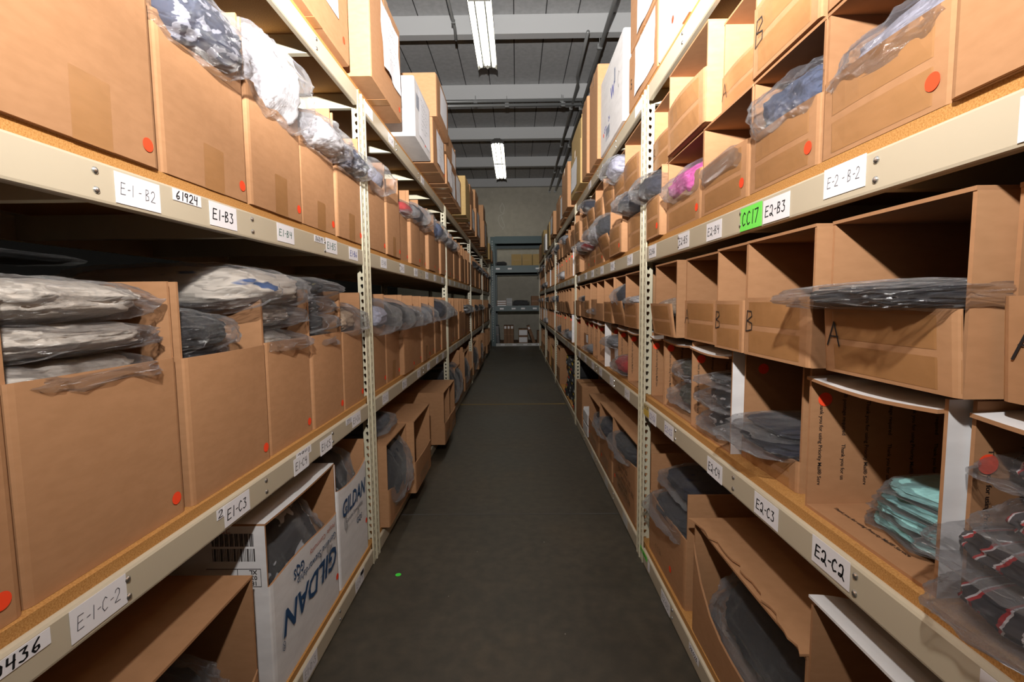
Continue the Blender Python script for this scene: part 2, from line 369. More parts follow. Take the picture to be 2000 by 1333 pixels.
def shelving(side, bay, x=None, label=None):
    s = -1 if side == 'L' else 1
    x = (XL if side == 'L' else XR) if x is None else x
    y0, y1 = PY[bay], PY[bay+1]; L = y1-y0
    word = 'left' if side == 'L' else 'right'
    place = ['in front of the first post', 'between first and second posts', 'between second and third posts', 'between third and fourth posts', 'between fourth and fifth posts'][bay]
    u = thing('shelving_unit', label or f'beige steel shelving bay on the {word} of the aisle, {place}', 'shelving', (x, y0, 0), 'beige shelving bays along the aisle')
    if label is None: UNITS[(side, bay)] = u
    else: UNITS['far'] = u
    pm, bm_ = post_mesh(side, True), post_mesh(side, False)
    for yy in ([0, L] if bay == 0 else [L]):
        link('post', pm, u, (0, yy, 0)); link('post', bm_, u, (s*DEP, yy, 0))
    rv = [.58+.213, .92+.213, 1.265+.213, .235+.213] if bay == 0 else [L*k/4 for k in (1, 2, 3)]
    k1, k2 = ('beam', side, bay == 0), ('back', side)
    if k1 not in CACHE:
        CACHE[k1] = beam_mesh(side, True, L-.078, [r-.039 for r in rv]); CACHE[k2] = beam_mesh(side, False, L-.078, [])
        mb = MB(); mb.box(0, s*(DEP-.016), 0, L-.008, 0, .016); CACHE['board', side] = mb.mesh('board', 'particle')
        mb = MB(); mb.box(0, s*(DEP-.01), 0, .002, 0, .046); mb.box(0, s*(DEP-.01), .002, .018, 0, .002); CACHE['tie', side] = mb.mesh('tie', 'paint_post')
    for z in BEAMZ.values():
        link('beam', CACHE[k1], u, (0, .039, z)); link('beam', CACHE[k2], u, (s*DEP, .039, z))
        link('shelf_board', CACHE['board', side], u, (s*.008, .004, z+.051))
        for r in rv+[L-.006]: link('cross_tie', CACHE['tie', side], u, (s*.005, r-.001, z+.003))
    return u
for b in range(5): shelving('L', b); shelving('R', b)
shelving('L', 0, -2.30, 'beige shelving bay dimly seen across the next aisle behind the cream bags')

def sign(side, bay, y0, y1, z0, z1, text, ink='ink', mat='card', hh=.40, wd=.0011, x=None, off=.0006, unit=None, fill=.8):
    """a card stuck on the beam face"""
    s = -1 if side == 'L' else 1; u = unit or UNITS[(side, bay)]
    x = -s*off; oy = PY[bay]
    mb = MB(); mb.box(min(x, x-s*.0005), max(x, x-s*.0005), y0-oy, y1-oy, z0, z1)
    c = mb.build('shelf_label', mat, u)
    if text:
        h = (z1-z0)*hh; ps, tw = strokes(text, h, wd); wtx = (y1-y0)*fill
        sx = wtx/tw
        du = Vector((0, 1, 0)) if side == 'L' else Vector((0, -1, 0))
        oo = Vector((x-s*.0008, (y0+y1)/2-oy, (z0+z1)/2-h/2)) - du*(wtx/2)
        t = MB()
        for p in ps: t.face([oo+du*(a*sx)+Vector((0, 0, b)) for a, b in p])
        t.build('lettering', ink, c, fixn=False)
    return c
LS = [(.607, .683, 1.030, 1.069, 'E-1 - B2', 'ink_pencil', .38, .0009), (.709, .772, 1.055, 1.072, '61924', 'ink', .72, .0016), (.792, .868, 1.032, 1.071, 'E1-B3', 'ink', .44, .0020),
      (1.014, 1.090, 1.034, 1.072, 'E1-B4', 'ink_green', .36, .0014), (1.200, 1.258, 1.056, 1.072, '86019', 'ink', .7, .0016), (1.272, 1.350, 1.037, 1.075, 'E1-B5', 'ink_green', .46, .0019), (1.447, 1.525, 1.034, 1.071, 'E1-B6', 'ink_blue', .44, .0020),
      (.400, .478, .541, .559, '60436', 'ink', .72, .0018), (.500, .577, .521, .560, 'E-1-C-2', 'ink_pencil', .42, .0010), (.762, .800, .541, .558, '20', 'ink', .7, .0014), (.781, .858, .519, .558, 'E1-C3', 'ink', .46, .0019),
      (1.050, 1.128, .543, .561, '2941', 'ink', .6, .0013), (1.035, 1.112, .514, .552, 'E1-C4', 'ink', .46, .0017), (1.181, 1.257, .512, .550, 'E1-C5', 'ink', .46, .0017), (1.366, 1.416, .543, .561, '20451', 'ink', .7, .0014), (1.417, 1.494, .522, .561, 'E1-C6', 'ink', .46, .0015),
      (1.032, 1.110, .014, .053, 'E1-D-3', 'ink_pencil', .42, .0012), (1.392, 1.470, .010, .049, 'E1-D-4', 'ink_pencil', .42, .0012), (1.440, 1.475, .036, .052, '20', 'ink_pencil', .6, .001)]
for i, (a, b, c, d, t, ink, hh, wd) in enumerate(LS): sign('L', 0, a, b, c, d, t, ink, 'card', hh, wd, off=.0006+.0005*(t in ('E1-C3', 'E1-C4', 'E1-C6')))
RS = [(.596, .675, 1.036, 1.075, 'E-2 - B-2', 'ink_pencil', .36, .0009), (.757, .837, 1.028, 1.067, 'EZ-B3', 'ink', .44, .0018), (1.003, 1.081, 1.029, 1.067, 'EZ-B4', 'ink', .44, .0016), (1.189, 1.268, 1.031, 1.070, 'EZ-B5', 'ink', .44, .0018),
      (1.468, 1.545, 1.033, 1.071, 'EZ-B6', 'ink', .42, .0020), (.340, .419, 1.029, 1.067, '', 'ink', .4, .001), (.589, .667, .523, .562, 'EZ-CZ', 'ink', .44, .0025), (.757, .835, .519, .558, 'EZ-C3', 'ink', .44, .0021),
      (.970, 1.047, .514, .553, 'EZ-C4', 'ink', .44, .0021), (1.280, 1.358, .515, .554, 'E2-C5', 'ink_blue', .44, .0015), (1.441, 1.519, .512, .552, 'E2-C6', 'ink_blue', .44, .0015), (.340, .417, .521, .559, '', 'ink', .4, .001),
      (1.283, 1.363, .006, .042, 'E2-D3', 'ink_pencil', .4, .0012), (1.070, 1.133, .030, .047, '28626', 'ink', .6, .0014), (1.49, 1.51, .014, .045, '', 'ink', .4, .001)]
for a, b, c, d, t, ink, hh, wd in RS: sign('R', 0, a, b, c, d, t, ink, 'card', hh, wd)
sign('L', 0, 1.95, 2.03, 1.028, 1.068, 'F8-B7', 'ink', 'card', .44, .0022, unit=UNITS['far']); link('dot_sticker', dot_mesh('x', .011), UNITS['far'], (.0016, 2.245, 1.068))
sign('R', 0, .840, .919, 1.027, 1.069, 'CC17', 'ink', 'tag_green', .56, .0024, off=.0012)
sign('R', 0, 1.520, 1.589, .540, .557, '4C3', 'ink', 'tag_tan', .5, .0012); sign('R', 0, 1.520, 1.589, .521, .540, '9C31', 'tag_tan', 'tag_yellow', .5, .0012)
sign('R', 0, 1.520, 1.606, .034, .050, '4C204', 'ink', 'tag_green', .6, .0014)
sign('L', 1, 1.658, 1.740, 1.540, 1.578, '5', 'ink_pencil', 'card', .4, .001, fill=.12)
sign('R', 1, 1.665, 1.745, 1.540, 1.578, '1', 'ink_pencil', 'card', .4, .001, fill=.1)
rnd = random.Random(5)
for side, num in (('L', '3'), ('R', '4')):
    for bay in range(1, 4):
        for row in 'BC':
            for k in range(6 if bay < 3 else 4):
                yy = PY[bay]+.16+(.285 if bay < 3 else .42)*k+rnd.uniform(-.03, .03)
                small = MAT
                c = sign(side, bay, yy, yy+.078, BEAMZ[row]+.008, BEAMZ[row]+.046, f'E{num if bay == 1 else int(num)+2*(bay-1)}-{row}{k+1}' if bay == 1 else '', 'ink_pencil', 'card' if bay == 1 else 'label_grey', .4, .0014)
for yy in (1.95, 2.6): sign('L', 1, yy, yy+.08, 1.540, 1.578, '1-2', 'ink_pencil', 'card', .3, .001)
for yy in (2.75,): sign('R', 1, yy, yy+.08, 1.540, 1.578, '1-2', 'ink_pencil', 'card', .3, .001)
for yy in (1.80, 2.20, 2.62): sign('R', 1, yy, yy+.078, .008, .046, '', 'ink', 'label_grey')
# ------------------------------------------------------------------ cartons
T = .0045
class Box:
    """open carton; local lx = depth from the aisle face, ly along the aisle, lz up"""
    def __init__(s, name, label, side, y0, w, z0, H, D, xf, out='kraft', inn='kraft_in', group=None, lid=False, lid_out=None, closed=False, cat='box', yaw=0.0, droop=0.0):
        s.side = side; s.sg = -1 if side == 'L' else 1; s.w, s.H, s.D = w, H, D
        s.root = thing(name, label, cat, (xf+s.sg*D/2, y0+w/2, z0), group)
        s.root.rotation_euler[2] = yaw
        P = s.P; t = T
        mb = MB()
        o = [P(0, 0, 0), P(D, 0, 0), P(D, w, 0), P(0, w, 0), P(0, 0, H), P(D, 0, H), P(D, w, H), P(0, w, H)]
        i = [P(0, t, t), P(D-t, t, t), P(D-t, w-t, t), P(0, w-t, t), P(0, t, H), P(D-t, t, H), P(D-t, w-t, H), P(0, w-t, H)]
        fs = [(0, 1, 2, 3), (0, 1, 5, 4), (1, 2, 6, 5), (2, 3, 7, 6), (8, 9, 10, 11), (8, 9, 13, 12), (9, 10, 14, 13), (10, 11, 15, 14),
              (4, 5, 13, 12), (5, 6, 14, 13), (6, 7, 15, 14), (0, 8, 12, 4), (3, 11, 15, 7), (0, 3, 11, 8)]
        mb.idx(o+i, fs, [0]*4+[1]*10)
        s.body = mb.build('body', [out, inn], s.root)
        s.front = None
        if lid:
            mb = MB(); n = 6; bow = lid if isinstance(lid, float) else .0
            vs = []
            for k in range(n+1):
                y = (T if droop else 0)+(w-2*T if droop else w)*k/n; dz = -bow*math.sin(PI*k/n)
                vs += [P(-.001-.4*droop, y, H+dz-droop), P(D, y, H), P(D, y, H+t), P(-.001-.4*droop, y, H+t+dz-droop)]
            fsl = [(0, 1, 2, 3), tuple(4*n+q for q in (3, 2, 1, 0))]; ml = [1, 1]
            for k in range(n):
                a, b = 4*k, 4*k+4
                fsl += [(a, b, b+1, a+1), (a+1, b+1, b+2, a+2), (a+2, b+2, b+3, a+3), (a+3, b+3, b, a)]; ml += [1, 0, 0, 1]
            mb.idx(vs, fsl, ml); s.lid = mb.build('lid_panel', [lid_out or out, inn], s.root)
    def P(s, lx, ly, lz): return (s.sg*(lx-s.D/2), ly-s.w/2, lz)
    def fx(s, u, v): return s.fp['lean']*v - s.fp['bulge']*math.sin(PI*u)*v
    def fz(s, u): return s.fp['h']*(1 if s.fp['prof'] is None else s.fp['prof'](u))
    def add_front(s, h, bulge=.004, lean=0.0, prof=None, out='kraft', inn='kraft_in', inset=0.0):
        s.fp = dict(h=h, bulge=bulge, lean=lean, prof=prof); w = s.w; t = T
        us = [0, .012, .035, .12, .25, .375, .5, .625, .75, .88, .965, .988, 1]; vs = [0, .25, .5, .75, 1]
        mb = MB(); n, q = len(us), len(vs); pts = []
        for layer in (0, 1):
            for u in us:
                r = .0035*(1-min(1, min(u, 1-u)/.035))**2
                for v in vs:
                    lx = s.fx(u, v)-t+r if layer == 0 else s.fx(u, v)
                    pts.append(s.P(lx, inset+(w-2*inset)*u, .0005+s.fz(u)*v))
        I = lambda l, a, b: l*n*q+a*q+b
        fs, ms = [], []
        for a in range(n-1):
            for b in range(q-1):
                fs.append((I(0, a, b), I(0, a+1, b), I(0, a+1, b+1), I(0, a, b+1))); ms.append(0)
                fs.append((I(1, a, b), I(1, a, b+1), I(1, a+1, b+1), I(1, a+1, b))); ms.append(1)
            fs += [(I(0, a, q-1), I(0, a+1, q-1), I(1, a+1, q-1), I(1, a, q-1)), (I(0, a, 0), I(1, a, 0), I(1, a+1, 0), I(0, a+1, 0))]; ms += [1, 1]
        for b in range(q-1):
            fs += [(I(0, 0, b), I(0, 0, b+1), I(1, 0, b+1), I(1, 0, b)), (I(0, n-1, b), I(1, n-1, b), I(1, n-1, b+1), I(0, n-1, b+1))]; ms += [0, 0]
        mb.idx(pts, fs, ms)
        s.front = mb.build('front_panel', [out, inn], s.root)
        return s.front
    def on_front(s, u0, u1, z0, z1, name, mat, parent=None, off=.0003, nu=8):
        """thin sheet following the front panel"""
        mb = MB(); pts = []
        for k in range(nu+1):
            u = u0+(u1-u0)*k/nu; r = .0035*(1-min(1, min(u, 1-u)/.035))**2
            for z in (z0, z1): pts.append(s.P(s.fx(u, min(1, z/s.fz(u)))-T+r-off, s.w*u, z))
        mb.idx(pts, [(2*k, 2*k+1, 2*k+3, 2*k+2) for k in range(nu)])
        return mb.build(name, mat, parent or s.front, fixn=False)
    def hand_front(s, text, u, z, h, wd=.0016, mat='ink', name='marker_letter', sx=1.0):
        mb = MB(); ps, tw = strokes(text, h, wd); d = (1 if s.side == 'L' else -1)/s.w
        for p in ps:
            pts = []
            for a, b in p:
                uu = min(.999, max(.001, u+d*a*sx)); zz = z+b; r = .0035*(1-min(1, min(uu, 1-uu)/.035))**2
                pts.append(s.P(s.fx(uu, min(1, zz/s.fz(uu)))-T+r-.0016, s.w*uu, zz))
            mb.face(pts)
        return mb.build(name, mat, s.front, fixn=False)
    def dot(s, ly, lz, r=.0094, wall=None):
        if wall is None:
            u = ly/s.w; lx = (s.fx(u, min(1, lz/s.fz(u)))-T if s.front else 0)-.0012
            link('dot_sticker', dot_mesh('x', r), s.root, s.P(lx, ly, lz))
        else:                                # on the far wall inside, facing along the aisle
            link('dot_sticker', dot_mesh('y', r), s.root, s.P(wall, s.w-T-.001, lz))
# printed postal carton text (shared meshes)
PHR = 'Thank you for using Priority Mail\u00ae Service      Priority Mail\u00ae postage required      '*3
def postal_print(side):
    if ('pp', side) in CACHE: return CACHE['pp', side]
    sg = -1 if side == 'L' else 1
    w, H, D = .226, .215, .30
    b = type('q', (), {})(); P = lambda lx, ly, lz: (sg*(lx-D/2), ly-w/2, lz)
    mb = MB(); ch = .00405; size = ch/.50
    for k in range(8):                        # far wall
        lx = .014+.035*k; n = int((H-.012)/ch)-1; st = 0 if k % 2 == 0 else 57
        s_ = PHR[st:st+n] if k % 2 == 0 else PHR[55:55+n]
        lead = len(s_)-len(s_.lstrip()); s_ = s_.strip()
        top = H-(.05 if k % 2 == 0 else .02)-ch*lead
        n2 = int((top-.006)/ch)
        put_font(mb, s_[:n2].rstrip(), size, P(lx, w-T-.0006, top), (0, 0, -1), (sg, 0, 0), 0, .012)
    for k in range(7):                        # floor of the carton
        lx = .03+.034*k; s_ = PHR[3*(k % 3)+(46 if k % 2 else 0):][:48].strip()
        put_font(mb, s_, size, P(lx, w-.02-.02*(k % 3), T+.0006), (0, -1, 0), (sg, 0, 0), 0, .012)
    CACHE['pp', side] = mb.mesh('lettering', 'print', fixn=False); return CACHE['pp', side]
def place(side, row, y, tier=''):
    k = max(i for i in range(len(PY)-1) if y > PY[i]-.02) if y > PY[0] else 0
    return k
WORD = {'L': 'left', 'R': 'right'}
SHELF = {'A': 'top shelf', 'B': 'upper shelf', 'C': 'middle shelf', 'D': 'bottom shelf'}
def pos(side, row, bay, idx, tier=None):
    """ordinal place: idx counts away from the viewer in that bay"""
    s = f'{ORD[idx]} {"past the " + ORD[bay-1] + " post" if bay else "from the near end"}, {WORD[side]} {SHELF[row]}'
    return s if not tier else f'{tier}, {s}'
def shortc(bay): return bay >= 3
GR = {('L', 'B'): 'open kraft cartons along the left upper shelf', ('L', 'C'): 'open kraft cartons along the left middle shelf', ('R', 'B', 'l'): 'taped kraft bins, lower tier of the right upper shelf', ('R', 'B', 'u'): 'taped kraft bins, upper tier of the right upper shelf',
      ('R', 'C', 'l'): 'printed postal cartons on the right middle shelf', ('R', 'C', 'u'): 'taped kraft bins stacked on the postal cartons'}
rnd = random.Random(11)
# --- left rows B and C : tall open kraft cartons with a cut-down front
def left_row(row):
    z0 = ZB if row == 'B' else ZC
    for bay in range(5):
        if row == 'B': e0 = [(.23, .455), (.459, .690), (.702, .923), (.927, 1.148), (1.150, 1.364), (1.374, 1.590)]
        else: e0 = [(.02, .245), (.247, .468), (.474, .719), (.730, .973), (.976, 1.186), (1.189, 1.403), (1.406, 1.592)]
        ents = e0 if bay == 0 else [(PY[bay]+.042+.2225*k+rnd.uniform(0, .004), PY[bay]+.042+.2225*k+.217) for k in range(8)]
        for i, (a, b) in enumerate(ents):
            prot = [.0, .004, .012, .018][rnd.randrange(4)] if bay else [.004, .002, .006, .003, .006, .003, .004][i]
            xf = XL-.004-(prot if bay or row == 'B' else prot+.012)
            H = .343+rnd.uniform(-.004, .006) if row == 'B' else .356
            spec = {('B', 3): 'with a big white bagged bundle inside', ('B', 2): 'with navy bagged shirts spilling over'}.get((row, i)) if bay == 0 else None
            lab = f'open kraft carton with low front, {pos("L", row, bay, i)}'
            c = Box('open_carton', lab, 'L', a, b-a, z0, H, .36, xf, group=GR['L', row])
            c.add_front(.232+rnd.uniform(-.006, .01) if bay or row == 'C' else [.228, .23, .228, .235, .224, .237][i], rnd.uniform(.002, .007))
            c.dot(b-a-.021, .028)
            if bay == 0 and row == 'B':
                c.on_front(.42, .66, .0, .072+.01*(i % 2), 'tape_strip', 'tape')
            elif bay and i in (1, 4): c.on_front(.4, .62, 0, .08, 'tape_strip', 'tape', nu=2)
left_row('B'); left_row('C')
# --- right row B : two tiers of taped bins
def bin_(name, lab, side, y0, y1, z0, H, xf, fh, group, bulge=.006, lean=0.0, tapes=True, dotly=None, letter=None, D=.30, prof=None, lid=True):
    c = Box(name, lab, side, y0, y1-y0, z0, H, D, xf, group=group, lid=lid)
    f = c.add_front(fh, bulge, lean, prof=prof)
    if tapes:
        c.on_front(0, 1, fh*.06, fh*.44, 'tape_strip', 'tape'); c.on_front(0, 1, fh*.53, fh*.93, 'tape_strip', 'tape')
    if dotly is not None: c.dot(dotly, .03)
    if letter: c.hand_front(letter, .94, fh*.42, fh*.36, .0017, sx=1.7)
    return c
def right_B():
    z0 = ZB
    low = [(.27, .489, .0, .20), (.493, .700, .008, .104), (.704, .908, .008, .099), (.912, 1.142, .008, .106), (1.146, 1.409, .010, .118), (1.422, 1.570, -.004, .119)]
    for i, (a, b, r, fh) in enumerate(low):
        lab = f'taped kraft bin with half front, lower tier, {pos("R", "B", 0, i)}' if i else 'plain closed kraft carton, lower tier, near end of the right upper shelf'
        c = bin_('taped_bin', lab, 'R', a, b, z0, .197, XR+.004+r, fh, GR['R', 'B', 'l'], .003 if i == 0 else .006, tapes=i > 0, dotly=.023 if i else None, D=.34)
    up = [(.495, .704, .01, .115, None), (.708, .907, .006, .118, 'B'), (.911, 1.095, .030, .085, 'A'), (1.099, 1.364, -.004, .118, None), (1.374, 1.575, .016, .098, 'B')]
    for i, (a, b, r, fh, L_) in enumerate(up):
        lab = f'taped kraft bin, upper tier, {pos("R", "B", 0, i)}' + (f', marked {L_}' if L_ else '')
        bin_('taped_bin', lab, 'R', a, b, z0+.203, .200 if i != 3 else .212, XR+.004+r, fh, GR['R', 'B', 'u'], .010 if i == 3 else .006, letter=L_, D=.34)
    for bay in range(1, 5):
        n = 7 if bay == 1 else 8
        pitch = 1.76/n
        for i in range(n):
            a = PY[bay]+.04+pitch*i+rnd.uniform(0, .006); b = PY[bay]+.04+pitch*(i+1)-.006
            if bay in (1,) or (bay == 2 and i < 0):
                r = [.012, -.010, .020, .012, .016, .022, -.008][i]; lean = -.04 if i == 2 else 0
                bin_('taped_bin', f'taped kraft bin with half front, lower tier, {pos("R", "B", bay, i)}', 'R', a, b, z0, .200, XR+.004+r, .115+rnd.uniform(-.008, .01), GR['R', 'B', 'l'], .008, lean, dotly=.03 if i in (1, 3, 4, 5) else None)
                r = [-.004, .010, .018, .006, .012, .008, -.010][i]
                bin_('taped_bin', f'taped kraft bin, upper tier, {pos("R", "B", bay, i)}', 'R', a, b, z0+.206, .200, XR+.004+r, .115+rnd.uniform(-.01, .012), GR['R', 'B', 'u'], .012, -.012 if i in (2, 4) else 0)
            else:
                postal('R', a, b, z0, XR+.006+rnd.uniform(0, .02), f'printed postal carton, {pos("R", "B", bay, i)}', 'printed postal cartons on the right upper shelf', bay, white=(i % 3 == 1))
                bin_('taped_bin', f'taped kraft bin, upper tier, {pos("R", "B", bay, i)}', 'R', a, b, z0+.225, .19, XR+.006+rnd.uniform(0, .02), .10, GR['R', 'B', 'u'], .008, rnd.choice([0, -.02, 0]), tapes=False)
def postal(side, a, b, z0, xf, lab, group, bay, white=True, dotx=.022, H=.215, out='carton_white', dotz=.045):
    c = Box('postal_carton', lab, side, a, b-a, z0, H, .30, xf, out=out if white else 'kraft', inn='kraft_in', group=group, lid=.006, lid_out='carton_white', droop=.016 if bay < 2 else .006)
    sg = c.sg
    if bay < 3:
        o = link('lettering', postal_print(side), c.root, (0, (c.w-.226)/2, 0))
    c.dot(None, H-dotz, .0105, wall=dotx) if bay < 4 else None
    return c
def right_C():
    z0 = ZC; G = GR['R', 'C', 'l']
    near = [('P1', .262, .484, .040, True), ('P2', .489, .722, .020, True), ('P4', .972, 1.200, .016, True), ('P5', 1.206, 1.440, .022, True), ('P6', 1.446, 1.578, .022, False)]
    DX = {'P1': (.014, .150), 'P2': (.021, .168), 'P4': (.022, .172), 'P5': (.017, .176), 'P6': (.014, .170)}
    wd = {'P1': 'printed postal carton with red plaid bags spilling out, right middle shelf', 'P2': 'printed postal carton holding folded aqua shirts, right middle shelf', 'P4': 'printed postal carton holding black and white bagged items, right middle shelf',
          'P5': 'printed postal carton holding olive bagged shirts, right middle shelf', 'P6': 'printed postal carton beside the first post, right middle shelf'}
    for n, a, b, r, wh in near: postal('R', a, b, z0, XR+r, wd[n], G, 0, wh, dotx=DX[n][0], dotz=.215-DX[n][1])
    c = Box('kraft_bin', 'plain kraft carton with taped low front and navy bags, right middle shelf', 'R', .766, .200, z0, .212, .30, XR+.038, group=None, lid=True)
    c.add_front(.052, .004); c.on_front(0, 1, .028, .05, 'tape_strip', 'tape'); c.on_front(0, 1, .002, .018, 'tape_strip', 'tape'); c.dot(None, .18, .0105, wall=.035)
    U = [(.250, .455, .042, .10, 'A', -.006), (.463, .668, .010, .088, 'A', -.006), (.681, .881, -.004, .102, 'B', 0), (.884, 1.014, -.002, .097, 'B', 0), (1.030, 1.241, .013, .098, 'A', 0), (1.262, 1.455, -.004, .090, None, -.012)]
    for i, (a, b, r, fh, L_, lean) in enumerate(U):
        lab = f'taped kraft bin on postal cartons, {pos("R", "C", 0, i)}'
        c = bin_('taped_bin', lab, 'R', a, b, z0+.2205, .200, XR+r, fh, GR['R', 'C', 'u'], .005, lean, letter=L_, D=.31)
    for bay in range(1, 5):
        n = 8; pitch = 1.765/n
        for i in range(n):
            a = PY[bay]+.04+pitch*i+rnd.uniform(0, .004); b = PY[bay]+.04+pitch*(i+1)-.005
            wh = (i in (0, 1, 3, 6)) if bay == 1 else rnd.random() < .5
            lab = f'printed postal carton, {pos("R", "C", bay, i)}'
            r = ([.012, .020, .034, .004, .016, .022, .030, .004][i] if bay == 1 else rnd.choice([.004, .012, .022]))
            c = postal('R', a, b, z0, XR+r, lab, G, bay, wh)
            if bay == 1 and i in (2, 6): c.add_front(.11, .004); c.on_front(.1, .45, .055, .105, 'paper_label', 'card', nu=2)
            lab = f'kraft bin on postal cartons, {pos("R", "C", bay, i)}'
            bin_('taped_bin', lab, 'R', a, b, z0+.2205, .198, XR+rnd.choice([.0, .008, .02]), .10+rnd.uniform(-.015, .01), GR['R', 'C', 'u'], .006, -.02 if i in (1,) else 0, tapes=bay == 1 and i in (0, 1, 2, 5))
right_B(); right_C()

# --- closed and special cartons
def closed(name, lab, side, y0, w, z0, H, D, xf, mat='kraft', group=None, rough=.004, yaw=0.0, flaps=True):
    """sealed carton: rounded corners, flap seam with tape on top and end"""
    sg = -1 if side == 'L' else 1
    root = thing(name, lab, 'box', (xf+sg*D/2, y0+w/2, z0), group); root.rotation_euler[2] = yaw
    r = .007; k = 3; ring = []
    cs = [(-D/2+r, -w/2+r, PI), (D/2-r, -w/2+r, 1.5*PI), (D/2-r, w/2-r, 0), (-D/2+r, w/2-r, .5*PI)]
    for cx, cy, a0 in cs:
        for j in range(k+1): ring.append((cx+r*math.cos(a0+PI/2*j/k), cy+r*math.sin(a0+PI/2*j/k)))
    mb = MB(); n = len(ring); lv = [(0, .992), (.004, 1.0), (H-.004, 1.0), (H, .992)]
    vs = [(sg*x*s_, y*s_, z) for z, s_ in lv for x, y in ring]
    fs = [tuple(range(n))[::-1], tuple(range(3*n, 4*n))]
    for l in range(3):
        for i in range(n): fs.append((l*n+i, l*n+(i+1) % n, (l+1)*n+(i+1) % n, (l+1)*n+i))
    mb.idx(vs, fs); b = mb.build('body', mat, root)
    if flaps:
        t = MB(); t.box(-D/2, D/2, -.025, .025, H, H+.0006); t.box(-D/2-.0006, -D/2, -.025, .025, H-.05, H+.0006); t.box(D/2, D/2+.0006, -.025, .025, H-.05, H+.0006)
        t.build('tape_strip', 'tape', b)
        t = MB(); t.box(-D/2, D/2, -.025, .025, -.0006, 0); t.box(-D/2-.0006, -D/2, -.025, .025, -.0006, .045)
        if side == 'R': t.v = [(-x, y, z) for x, y, z in t.v]
        t.build('tape_strip', 'tape', b)
    root['_d'] = D; root['_w'] = w; root['_s'] = sg
    return root
def sheet(root, u0, u1, z0, z1, lines=6, ink='ink_pencil', curl=.004, dotp=None, big=None, face='front', mat='paper'):
    """paper stuck on the aisle face of a closed carton"""
    D, w, sg = root['_d'], root['_w'], root['_s']
    x = -sg*(D/2+.0012)
    du = Vector((0, 1, 0)) if sg < 0 else Vector((0, -1, 0)); org = Vector((x, (-w/2 if sg < 0 else w/2), 0))
    if face == 'near': org = Vector((-sg*D/2 if sg > 0 else -D/2, -w/2-.0012, 0)); du = Vector((1, 0, 0)); x = org.x
    nx = Vector((-sg, 0, 0)) if face == 'front' else Vector((0, -1, 0))
    mb = MB(); nu, nv = 6, 6; pts = []
    W_ = w if face == 'front' else D
    for a in range(nu+1):
        for b in range(nv+1):
            u = u0+(u1-u0)*a/nu; v = z0+(z1-z0)*b/nv; q = curl*(math.sin(3*a/nu+1)**2)*(1-b/nv)**2+curl*.25*math.sin(5*b/nv+a)**2
            pts.append(org+du*(u*W_)+Vector((0, 0, v))+nx*q)
    mb.idx(pts, [(a*(nv+1)+b, (a+1)*(nv+1)+b, (a+1)*(nv+1)+b+1, a*(nv+1)+b+1) for a in range(nu) for b in range(nv)])
    p = mb.build('paper_sheet', mat, root, smooth=True, fixn=False)
    t = MB(); rr = random.Random(int((u0+z0+w)*1e4))
    for l in range(lines):
        h = (z1-z0)*.035; zz = z1-(z1-z0)*(.16+.74*l/max(1, lines)); ln = rr.uniform(.35, .75)*(u1-u0)*W_
        pl = [(ln*q/26, h*rr.uniform(-.5, 1)) for q in range(27)]
        o = org+du*((u0+(u1-u0)*.14)*W_)+nx*(curl*1.25+.0008)+Vector((0, 0, zz))
        for (a, b), (c, d) in zip(pl, pl[1:]): t.face([o+du*a+Vector((0, 0, b)), o+du*(a+.0013)+Vector((0, 0, b-.0006)), o+du*(c+.0013)+Vector((0, 0, d-.0006)), o+du*c+Vector((0, 0, d))])
    if lines: t.build('handwriting', ink, p, fixn=False)
    return p
def cdot(root, ly, lz, r=.0094):
    D, w, sg = root['_d'], root['_w'], root['_s']; link('dot_sticker', dot_mesh('x', r), root, (-sg*(D/2+.0016), ly-w/2, lz))
def marks(root, items, mat, name, bold=.0, shear=.0):
    """lettering on the aisle face: (text,size,u along reading dir m from reading start edge, z, flip)"""
    D, w, sg = root['_d'], root['_w'], root['_s']; mb = MB()
    for text, size, u, z, flip in items:
        du = Vector((0, 1, 0)) if sg < 0 else Vector((0, -1, 0)); dv = Vector((0, 0, 1)); org = Vector((-sg*(D/2+.0012), (-w/2 if sg < 0 else w/2), 0))+du*u+dv*z
        if flip: du, dv = -du, -dv
        put_font(mb, text, size, org, du, dv, 0, bold, shear)
    return mb.build(name, mat, root, fixn=False)
# left top shelf
GA = 'cartons stored on the left top shelf'
a = closed('carton', 'kraft carton with white sheet, near end of the left top shelf', 'L', 1.02, .455, ZA, .40, .42, -.488, group=GA); sheet(a, .25, .80, .085, .37, 5); cdot(a, .405, .05)
a = closed('carton', 'large kraft carton with white sheet overhanging beside the first left post', 'L', 1.530, .395, ZA, .34, .45, -.441, group=GA); sheet(a, .30, .90, .085, .30, 6, curl=.012); cdot(a, .352, .035)
a = closed('carton', 'white shipping carton with printed sheet past the first post, left top shelf', 'L', 2.065, .365, ZA, .245, .45, -.419, 'carton_white', GA, flaps=False); sheet(a, .22, .90, .03, .225, 7, 'ink', .002); cdot(a, .22, .03)
m_ = MB(); [m_.box(.2265, .2268, -.15+.004*k*1.7, -.15+.004*k*1.7+.003, .13, .19) for k in range(9)]; m_.build('barcode', 'print_grey', a)
a = closed('carton', 'low kraft carton under a taller one, past the white carton, left top shelf', 'L', 2.456, .40, ZA, .225, .45, -.410, group=GA); sheet(a, .25, .85, .03, .2, 4); cdot(a, .36, .03)
b_ = Box('carton', 'tall open kraft carton atop the low one, past the white carton, left top shelf', 'L', 2.462, .40, ZA+.228, .21, .45, -.392, group=GA); b_.add_front(.205, .004); b_.on_front(.25, .85, .05, .19, 'paper_sheet', 'paper')
